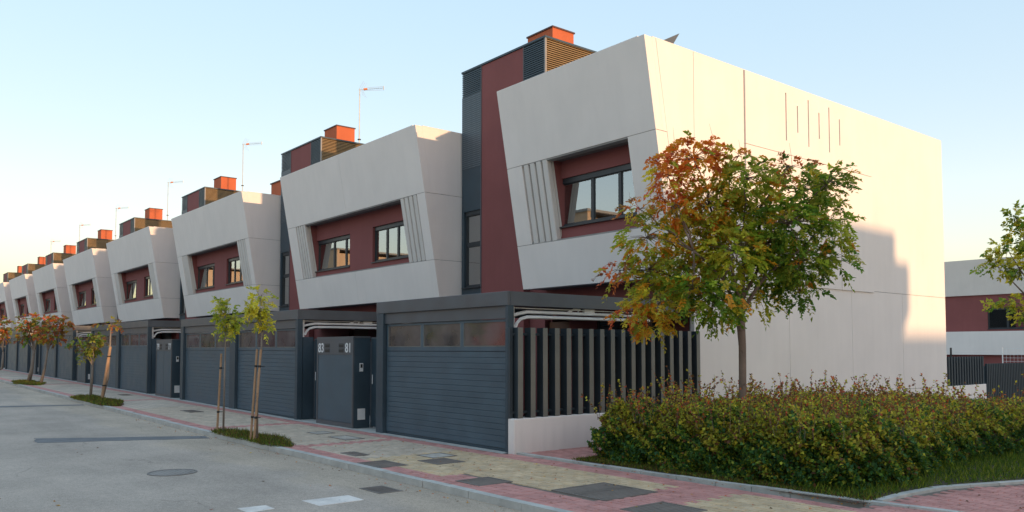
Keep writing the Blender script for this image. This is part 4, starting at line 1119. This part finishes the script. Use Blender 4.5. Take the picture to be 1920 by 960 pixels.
# ---- main tree
TR = empty('autumn_tree', (3.0, 2.2, 0), label='young street tree with green crown turning orange and red on its left', cat='tree')
inv = np.array([3.0, 2.2, 0.0])
DEP = 12.55
lobes = [ # px, py, rx, ry, palette, weight
 (1300,298,58,36,['orange','orange','red'],1.0), (1252,330,32,38,['red','orange'],.8), (1262,385,38,34,['orange','orange','olive'],.8),
 (1199,392,26,24,['red','russet','olive'],.45), (1212,446,44,36,['olive','orange','green'],.85), (1163,507,34,22,['red','russet'],.5), (1218,505,44,36,['green','olive'],1.0),
 (1232,560,52,36,['orange','olive','yellow'],1.1), (1178,590,34,22,['red','orange','red'],.8), (1222,603,36,26,['olive','yellow','orange'],.8),
 (1330,385,60,50,['green','orange','olive','orange'],1.2), (1310,440,55,40,['green','orange','yellow'],1.1), (1285,500,56,46,['green','green','orange'],1.2), (1300,545,50,30,['dgreen','green'],.9),
 (1395,335,52,38,['green','olive'],1.0), (1385,292,40,16,['red','olive'],.45), (1410,400,62,52,['green','green','yellow'],1.2), (1375,470,58,44,['green','green','yellow'],1.3),
 (1345,560,45,44,['dgreen','green'],1.2), (1445,500,52,44,['green','dgreen'],1.2), (1420,560,42,26,['green','yellow'],.7),
 (1480,312,44,22,['olive','red','dgreen'],.6), (1500,355,54,42,['green','olive'],1.0), (1550,345,40,36,['olive','dgreen'],.8), (1478,420,54,46,['green','dgreen'],1.1), (1555,420,40,44,['olive','green'],.85),
 (1500,490,52,40,['dgreen','green','olive'],1.1), (1560,488,38,26,['dgreen','olive'],.6), (1500,545,36,26,['dgreen'],.7), (1440,455,44,40,['green','dgreen'],.9),
]
fork = campt(1388, 592, DEP); fork = fork-inv
base_top = [(0,0,-.1), (.01,0,.35), (-.01,.01,.8), (.0,.01,1.3), (.01,0,1.75), tuple(fork)]
MB().tube(base_top, [.080,.066,.059,.056,.056,.068], 12).build('trunk', M['bark'], TR, smooth=True)
lb = MB()
tips = []; dirs = []; nms = []
hubs = {}
main = [campt(x, y, DEP+dz)-inv for x, y, dz in ((1300,470,-.5),(1345,430,.5),(1400,440,0),(1455,450,.4),(1500,470,-.4),(1260,520,.3),(1370,500,-.7))]
for h in main:
    pts = bezier(fork+np.array([0,0,-.05]), h, (h-fork)*.4+np.array([0,0,.9]), 6, .06)
    lb.tube(pts, list(np.linspace(.034, .017, 7)), 7)
for (px, py, rx, ry, nm, wt) in lobes:
    dz0 = rng.uniform(-.45, .45)*(1.0 if 1230 < px < 1540 else .5)
    c = campt(px, py, DEP+dz0)-inv
    hub = min(main, key=lambda h: np.linalg.norm(h-c) + (.6 if h[2] > c[2]+.1 else 0))
    if np.linalg.norm(c-hub) > .1:
        lb.tube(bezier(hub, c, (c-hub)+np.array([0,0,.25]), 5, .08), list(np.linspace(.016, .007, 6)), 6)
    sx, sz = rx*DEP/1531, ry*DEP/1531
    nt_ = int(90*wt*(rx*ry)/(48*38)*1.15)
    q = rng.normal(size=(nt_, 3)); q /= np.linalg.norm(q, axis=1, keepdims=True); q *= rng.uniform(.25, 1.0, (nt_, 1))**.5
    off = q[:, :1]*CU[None]*sx + q[:, 1:2]*np.array([[-math.sin(YAW), math.cos(YAW), 0]])*(sx+sz)*.55 + q[:, 2:3]*np.array([[0, 0, 1.0]])*sz
    for k in range(nt_):
        tp = c+off[k]
        if k % 4 == 0: lb.tube(bezier(c, tp, off[k]+np.array([0,0,.1]), 3, .08), [.006,.005,.004,.002], 4)
        tips.append(tp); dd = off[k]/(np.linalg.norm(off[k])+1e-6) + rng.normal(size=3)*.5; dd[2] *= .6
        dirs.append(dd)
        r_ = rng.uniform()
        if 'orange' in nm[:2] and r_ < .13: nms.append(['olive','yellow','green'])
        elif 'orange' not in nm[:2] and px < 1430 and r_ < .22: nms.append(['orange','yellow','olive'])
        elif px >= 1430 and r_ < .10: nms.append(['yellow','olive','orange'])
        else: nms.append(nm)
for (px, py) in ((1262,238),(1330,232),(1480,268),(1228,330),(1180,360),(1385,262)):   # bare twigs on top
    c = campt(px, py, DEP)-inv; a = campt(px+6, py+50, DEP)-inv
    lb.tube([tuple(a), tuple((a+c)/2+rng.normal(size=3)*.02), tuple(c)], [.005,.003,.0015], 4)
lb.build('limbs', M['bark'], TR, smooth=True)
P, D, U, L, Wd, C = sprays(tips, dirs, nms, 13, .074, .19, .5)
leaf_mesh('crown', P, D, U, L, Wd, C, TR)

# ---- smaller trees
def small_tree(name, basex, basey, trunk_px, crown, names, label, leaf=.06, rad=.03, per=8, dens=60, bark='bark_pale', cat='tree', group='young street trees along the kerb'):
    z0 = gz(basex)
    t = empty(name, (basex, basey, z0), label=label, cat=cat, group=group); o = np.array([basex, basey, z0])
    dx, dy = basex-10.506, basey+8.45; dep = -dx*math.sin(YAW)+dy*math.cos(YAW)
    dd_ = dep*math.cos(PITCH)
    pts = [(0, 0, -.05)]
    for (px, py) in trunk_px: pts.append(tuple(campt(px, py, dep)-o))
    MB().tube(pts, list(np.linspace(rad, rad*.55, len(pts))), 8).build('trunk', M[bark], t, smooth=True)
    top = np.array(pts[-1]); lb = MB(); tips = []; dirs = []; nms = []
    for (px, py, rx, ry, w_) in crown:
        c = campt(px, py, dep+rng.uniform(-.1, .1))-o
        lb.tube(bezier(top-np.array([0,0,.1]), c, (c-top)*.5+np.array([0,0,.3]), 5, .05), list(np.linspace(rad*.5, .005, 6)), 5)
        s = dep/1531; n = int(dens*w_)
        q = rng.normal(size=(n, 3)); q /= np.linalg.norm(q, axis=1, keepdims=True); q *= rng.uniform(.15, 1, (n, 1))**.6
        off = q[:, :1]*CU[None]*rx*s + q[:, 1:2]*np.array([[-math.sin(YAW), math.cos(YAW), 0]])*(rx+ry)/2*s + q[:, 2:3]*np.array([[0, 0, 1.]])*ry*s
        for k in range(n):
            if k % 3 == 0: lb.tube([tuple(c), tuple(c+off[k]*.5+np.array([0,0,.02])), tuple(c+off[k])], [.006,.004,.002], 3)
            tips.append(c+off[k]); dirs.append(off[k]+rng.normal(size=3)*.1); nms.append(names)
    lb.build('limbs', M[bark], t, smooth=True)
    leaf_mesh('crown', *sprays(tips, dirs, nms, per, leaf, .16, .4), t)
    return t
def stake(x, y, pts_px, label, rad=.023):
    z0 = gz(x); dx, dy = x-10.506, y+8.45; dep = -dx*math.sin(YAW)+dy*math.cos(YAW); o = np.array([x, y, z0])
    t = empty('tree_stake', (x, y, z0), label=label, cat='stake', group='wooden stakes tied to the saplings')
    p = [np.array((0, 0, -.05)), campt(*pts_px, dep)-o]
    MB().tube([tuple(p[0]), tuple(p[0]*.5+p[1]*.5), tuple(p[1])], [rad, rad, rad*.95], 8).build('post', M['stake'], t, smooth=False)
    for f in (.28, .82):
        c = p[0]*(1-f)+p[1]*f
        MB().tube([tuple(c-np.array([0,0,.02])), tuple(c+np.array([0,0,.02]))], rad*1.25, 8).tube([tuple(c), tuple(c+CU*.09)], .008, 5).build('tie', M['black'], t)
    return t
small_tree('sapling', -6.28, -2.42, [(421,700),(423,640),(424,600)], [(424,585,24,18,1.0),(428,600,20,18,1.0),(445,598,14,10,.4),(412,572,14,10,.5),(426,618,16,14,.8)], ['yellow','olive','green'], 'left of two staked saplings, slim trunk and rounded yellow green crown', rad=.022, leaf=.072, dens=36)
small_tree('sapling', -4.30, -2.50, [(482,720),(490,660),(491,620)], [(488,560,22,18,1.0),(486,580,22,18,1.0),(492,598,16,14,.7),(500,615,12,10,.35),(470,575,10,10,.3)], ['yellow','olive','yellow'], 'right of two staked saplings, taller with a golden yellow crown', rad=.026, leaf=.072, dens=36)
stake(-6.42, -2.50, (415, 663), 'wooden stake beside the left sapling')
stake(-4.42, -2.58, (482, 655), 'left wooden stake leaning at the right sapling')
stake(-4.26, -2.58, (489, 655), 'right wooden stake leaning at the right sapling')
small_tree('street_tree', -20.3, -1.95, [(173,700),(174,680)], [(176,645,16,16,1.0),(165,655,14,12,.6),(143,642,12,6,.35),(186,635,10,10,.5),(158,668,8,8,.3)], ['dgreen','russet','olive'], 'small bushy dark green street tree before the third garage', rad=.05, leaf=.10, dens=50)
small_tree('street_tree', -18.9, -1.9, [(202,710),(206,660),(208,610)], [(208,604,8,8,.5),(226,609,7,4,.25),(190,606,10,3,.2)], ['russet','red','olive'], 'thin leaning street tree with only a few russet leaves', rad=.04, leaf=.085, dens=22)
stake(-18.75, -1.95, (207, 650), 'stake tied to the thin leaning street tree', .045)
small_tree('street_tree', -33.9, -1.75, [(60,690),(64,655)], [(62,618,24,20,1.1),(50,605,18,16,.7),(78,605,20,16,.8),(45,635,14,10,.4)], ['russet','olive','red','dgreen'], 'left of two russet street trees with broad crowns', rad=.10, leaf=.13, per=8, dens=60)
small_tree('street_tree', -31.3, -1.68, [(84,690),(90,652)], [(95,612,26,20,1.1),(118,602,16,12,.8),(100,632,18,14,.7),(80,625,16,16,.5)], ['russet','olive','red'], 'right of two russet street trees, crown reaching over the garages', rad=.07, leaf=.13, per=8, dens=60)
small_tree('street_tree', -47.5, -1.7, [(4,690),(6,660)], [(6,612,14,16,1.0),(2,630,14,14,.8)], ['russet','red','olive','dgreen'], 'russet street tree cut off by the left edge', rad=.1, leaf=.15, dens=60)
# tree entering at the right edge
small_tree('street_tree', 6.1, 6.7, [(2000,760),(1998,700),(1996,640)], [(1905,410,16,18,.8),(1890,470,34,16,1.0),(1870,500,26,14,.7),(1920,500,30,20,1.0),(1900,565,36,8,.7),(1930,440,30,30,1.0),(1975,480,50,50,2.2),(1990,400,50,40,1.6),(1925,590,16,16,.5),(2040,460,50,50,1.5)],
  ['dgreen','olive','yellow'], 'leafy branches reaching in from the right edge of the picture', rad=.06, leaf=.07, per=10, dens=40, bark='bark', group='young street trees along the kerb')

# ---- hedge
def poly_in(x, y, poly):
    c = np.zeros(len(x), bool); n = len(poly)
    for i in range(n):
        x0, y0 = poly[i]; x1, y1 = poly[(i+1) % n]
        cond = ((y0 > y) != (y1 > y)) & (x < (x1-x0)*(y-y0)/((y1-y0)+1e-12)+x0); c ^= cond
    return c
HP = [(1.40,.45), (3.2,.42), (4.9,.50), (5.5,.70), (5.72,1.3), (5.70,2.1), (5.45,3.4), (5.35,5.0), (5.6,6.6), (7.4,8.5), (7.8,10), (.5,10), (.5,6.0), (1.40,4.5)]
def edge_dist(x, y, poly):
    d = np.full(len(x), 9.0); n = len(poly)
    for i in range(n):
        a = np.array(poly[i]); b_ = np.array(poly[(i+1) % n]); ab = b_-a
        t = np.clip(((x-a[0])*ab[0]+(y-a[1])*ab[1])/(ab@ab), 0, 1)
        d = np.minimum(d, np.hypot(x-a[0]-t*ab[0], y-a[1]-t*ab[1]))
    return d
def lump(x, y, s=1.0):
    return (np.sin(x*2.1*s+1.3)*np.cos(y*1.7*s+.4)+.6*np.sin(x*4.7*s+y*3.1)+.4*np.sin(x*9+y*7.7))/2
hd = empty('hedge', (3.4, 3.0, 0), label='dense green hedge with yellow and bronze leaves around the tree', cat='hedge'); ho = np.array([3.4, 3.0, 0])
def hedge_fill(n, names_fn, shell=.22, leaf=.040, zt=.83):
    x = rng.uniform(.4, 7.9, n*9); y = .4+9.6*rng.uniform(0, 1, n*9)**1.7; 
    m_ = poly_in(x, y, HP); x, y = x[m_], y[m_]
    ed = edge_dist(x, y, HP)
    top = (zt - .028*np.clip(y-2.5, 0, 6) + .13*lump(x*1.3, y*1.2) + .05*np.sin(x*11+y*5)*np.cos(y*13-x*4))*np.clip(.30+ed/.40, .0, 1)**.5
    z = top*rng.uniform(0, 1, len(x))**.85
    # keep what is close to the outer skin (top, or the vertical faces)
    ds = np.minimum(ed-.15*(1+lump(x*3+y*3, z*6)), top-z); gap = lump(x*5+y*2, z*9+y*4)
    keep = (ds < shell) & (ds > -.06) & ((gap > -.42) | (rng.uniform(0, 1, len(x)) < .25)) & ((ed < 1.0) | (top-z < shell))
    keep &= rng.uniform(0, 1, len(x)) < np.where(ed < .5, 1, .45)
    x, y, z, ds, top = x[keep][:n], y[keep][:n], z[keep][:n], ds[keep][:n], top[keep][:n]; print('HEDGE', keep.sum(), n)
    return x, y, z, ds, top
x, y, z, ds, top = hedge_fill(230000, None)
nL = len(x); hrel = z/np.maximum(top, .1)
cl = lump(x*1.7+3, y*1.7+z*4, 1.3) + rng.normal(size=nL)*.35
cols = pick(['blue','green','blue','dgreen'], nL)
yel = ((hrel > .70) & (cl > -.35)) | (cl > .62)
cols[yel] = pick(['olive','yellow','olive','yellow','russet'], yel.sum())
dead = (rng.uniform(0, 1, nL) < .02); cols[dead] = pick(['russet'], dead.sum())
flw = (lump(x*6+z*7, y*6-z*5) + rng.normal(size=nL)*.2 > 1.0) & (rng.uniform(0, 1, nL) < .6); cols[flw] = pick(['yellow'], flw.sum())*1.2
cols *= rng.uniform(.5, .95, (nL, 1))
P = np.stack([x, y, z+.02], 1)-ho
Dd = rdir(nL, .15); Uu = rdir(nL, 1.2)
Lf = .050*rng.uniform(.6, 1.35, nL)
leaf_mesh('foliage', P, Dd, Uu, Lf, Lf*.36, cols, hd)
# stems inside the hedge, and arching shoots above it
sb = MB(); sp = []; sdn = []; sc = []
xs_ = rng.uniform(.5, 7.5, 1700); ys_ = .5+8.5*rng.uniform(0, 1, 1700)**1.4; m_ = poly_in(xs_, ys_, HP); xs_, ys_ = xs_[m_], ys_[m_]
for a, c in zip(xs_[:260], ys_[:260]):
    if edge_dist(np.array([a]), np.array([c]), HP)[0] < .45: continue
    p0 = np.array([a, c, 0])-ho
    for _ in range(2):
        e_ = p0+np.array([rng.normal()*.18, rng.normal()*.18, .74]); sb.tube(bezier(p0, e_, (0,0,1), 3, .1), [.008,.006,.004,.003], 4, False)
sb.build('stems', M['bark'], hd, 'stuff')
sh = MB()
for a, c in zip(xs_[260:], ys_[260:]):
    if rng.uniform() < .45: continue
    h = .90-.03*max(0, c-2.5)+rng.uniform(.08, .55)*rng.uniform(.25, 1)
    p0 = np.array([a, c, .62])-ho; dx_ = rng.normal(size=2)*.13
    e_ = np.array([a+dx_[0], c+dx_[1], h])-ho
    pts = bezier(p0, e_, (dx_[0]*.2, dx_[1]*.2, 1), 5, .06)
    sh.tube(pts, [.004,.0035,.003,.0025,.002,.0012], 3, False)
    for i in range(int(20*(h-.62)/.4)+3):
        t = rng.uniform(.25, 1); q = np.array(pts[min(5, int(t*5))])*(1-(t*5 % 1)) + np.array(pts[min(5, int(t*5)+1)])*(t*5 % 1)
        sp.append(q); sdn.append(rdir(1, .2)[0])
sh.build('shoots', M['bark'], hd, 'stuff')
sp = np.array(sp); sdn = np.array(sdn); n = len(sp)
Ls = .042*rng.uniform(.6, 1.3, n)
leaf_mesh('shoot_leaves', sp, sdn, rdir(n, .5), Ls, Ls*.36, pick(['olive','red','yellow','russet','russet'], n)*.85, hd)

# russet shrub further back on the right
rs = empty('russet_shrub', (7.6, 7.5, 0), label='low russet brown shrub behind the hedge at the right edge', cat='shrub')
n = 16000; q = rng.normal(size=(n, 3)); q /= np.linalg.norm(q, axis=1, keepdims=True); q *= rng.uniform(.6, 1.0, (n, 1))
P = q*np.array([2.3, 2.2, .70]); P[:, 2] = np.abs(P[:, 2])*(1+.12*lump(P[:, 0]*2, P[:, 1]*2)); 
Lr = .05*rng.uniform(.6, 1.3, n)
leaf_mesh('foliage', P, rdir(n, .2), rdir(n, 1), Lr, Lr*.36, pick(['russet','olive','russet','green'], n), rs)
sb = MB()
for k in range(50):
    a = rng.uniform(0, 6.28); e_ = (math.cos(a)*rng.uniform(.2, 1.9), math.sin(a)*rng.uniform(.2, 1.7), rng.uniform(.5, .9)); sb.tube([(e_[0]*.5, e_[1]*.5, 0), (e_[0]*.8, e_[1]*.8, .3), e_], [.01,.007,.003], 4, False)
sb.build('stems', M['bark'], rs, 'stuff')

# ---- grass
def grass(name, x, y, z, h, label, names=('green','dgreen'), wid=.004):
    n = len(x); P = np.stack([x, y, z], 1); D = rdir(n, 1.6); D[:, 2] = np.abs(D[:, 2])
    L = h*rng.uniform(.4, 1.3, n)
    P[:, 2] -= 0
    o = leaf_mesh(name, P, D, rdir(n), L, np.full(n, wid), pick(list(names), n)*.6, None, 'stuff'); tag(o, label, 'grass'); return o
for (a, b_, c, d_), lab, nb_ in zip(PITS, ['grass patch around the two staked saplings', 'grass patch under the bushy tree and the leaning tree', 'grass patch under the two russet trees', 'distant grass patch under the tree at the left edge'], (6500, 6500, 5000, 3500)):
    cx_, cy_ = (a+b_)/2, (c+d_)/2
    t = rng.uniform(0, 1, nb_)**.5; an = rng.uniform(0, 2*np.pi, nb_)
    x = cx_ + (b_-a)/2*t*np.cos(an)*(1+.12*np.sin(3*an)); y = cy_ + (d_-c)/2*t*np.sin(an)*(1+.2*np.cos(5*an)) + (x-cx_)*-.04
    m_ = y > -2.66; x, y = x[m_], y[m_]; z = np.array([gz(q) for q in x])-.012
    z = np.where(y < -2.46, z+.012, z)
    so = MB(); pts = [(cx_+(b_-a)/2*1.0*math.cos(k*2*math.pi/24), max(-2.495, cy_+(d_-c)/2*math.sin(k*2*math.pi/24)), 0) for k in range(24)]
    so.face(*[(p[0], p[1], gz(p[0])+.004) for p in pts]); so.build('tree_pit', M['soil'], None, 'structure')
    dist = -cx_+10
    grass('grass_patch', x, y, z, .09 if dist < 25 else .10, lab, ('dgreen','olive','russet'), .005 if dist < 20 else .010)
n = 30000; x = rng.uniform(5.0, 8.8, n); y = rng.uniform(.4, 9, n)
cxv = np.array([curve_x(v) for v in y]); m_ = (x < cxv-.07); x, y = x[m_], y[m_]
m_ = ~poly_in(x, y, [(1.42,.5),(4.7,.55),(5.4,.9),(5.5,2.1),(5.25,3.4),(5.15,5.0),(5.4,6.6),(7.2,8.5),(7.8,10),(.5,10)]); x, y = x[m_], y[m_]
grass('grass_verge', x, y, np.full(len(x), .008), .12, 'strip of bright grass between the hedge and the curved edging', ('green','green','dgreen'), .004)
n = 12000; x = rng.uniform(1.3, 5.9, n); y = rng.uniform(.2, .75, n); m_ = y > .2+.03*x
grass('bed_weeds', x[m_], y[m_], np.full(m_.sum(), .008), .05, 'low weeds and litter along the foot of the hedge', ('dgreen','olive','russet'), .005)

# ---- fallen leaves
def litter(n, x0, x1, y0, y1, z, size, label):
    x = rng.uniform(x0, x1, n); y = rng.uniform(y0, y1, n); zz = np.array([gz(v) for v in x])+z+.006
    D = rdir(n); D[:, 2] *= .15; L = size*rng.uniform(.5, 1.3, n)
    o = leaf_mesh('fallen_leaves', np.stack([x, y, zz], 1), D, np.tile([[0, 0, 1.]], (n, 1))+rng.normal(size=(n, 3))*.2, L, L*.35, pick(['russet','russet','orange','red'], n)*.8, None, 'stuff'); tag(o, label, 'leaves')
litter(260, -4, 8, -2.45, -.1, .002, .035, 'scattered dry leaves on the yellow paving')
litter(160, 1.4, 6, .0, .6, .01, .04, 'dry leaves gathered along the foot of the hedge')
litter(140, -12, 4, -2.9, -2.64, RZ, .035, 'dry leaves lying in the gutter by the kerb')
litter(26, -6, 4, -8, -3, RZ, .05, 'few dry leaves scattered on the grey road')
litter(120, 6.2, 9, .7, 5, .002, .035, 'dry leaves on the pink brick path')
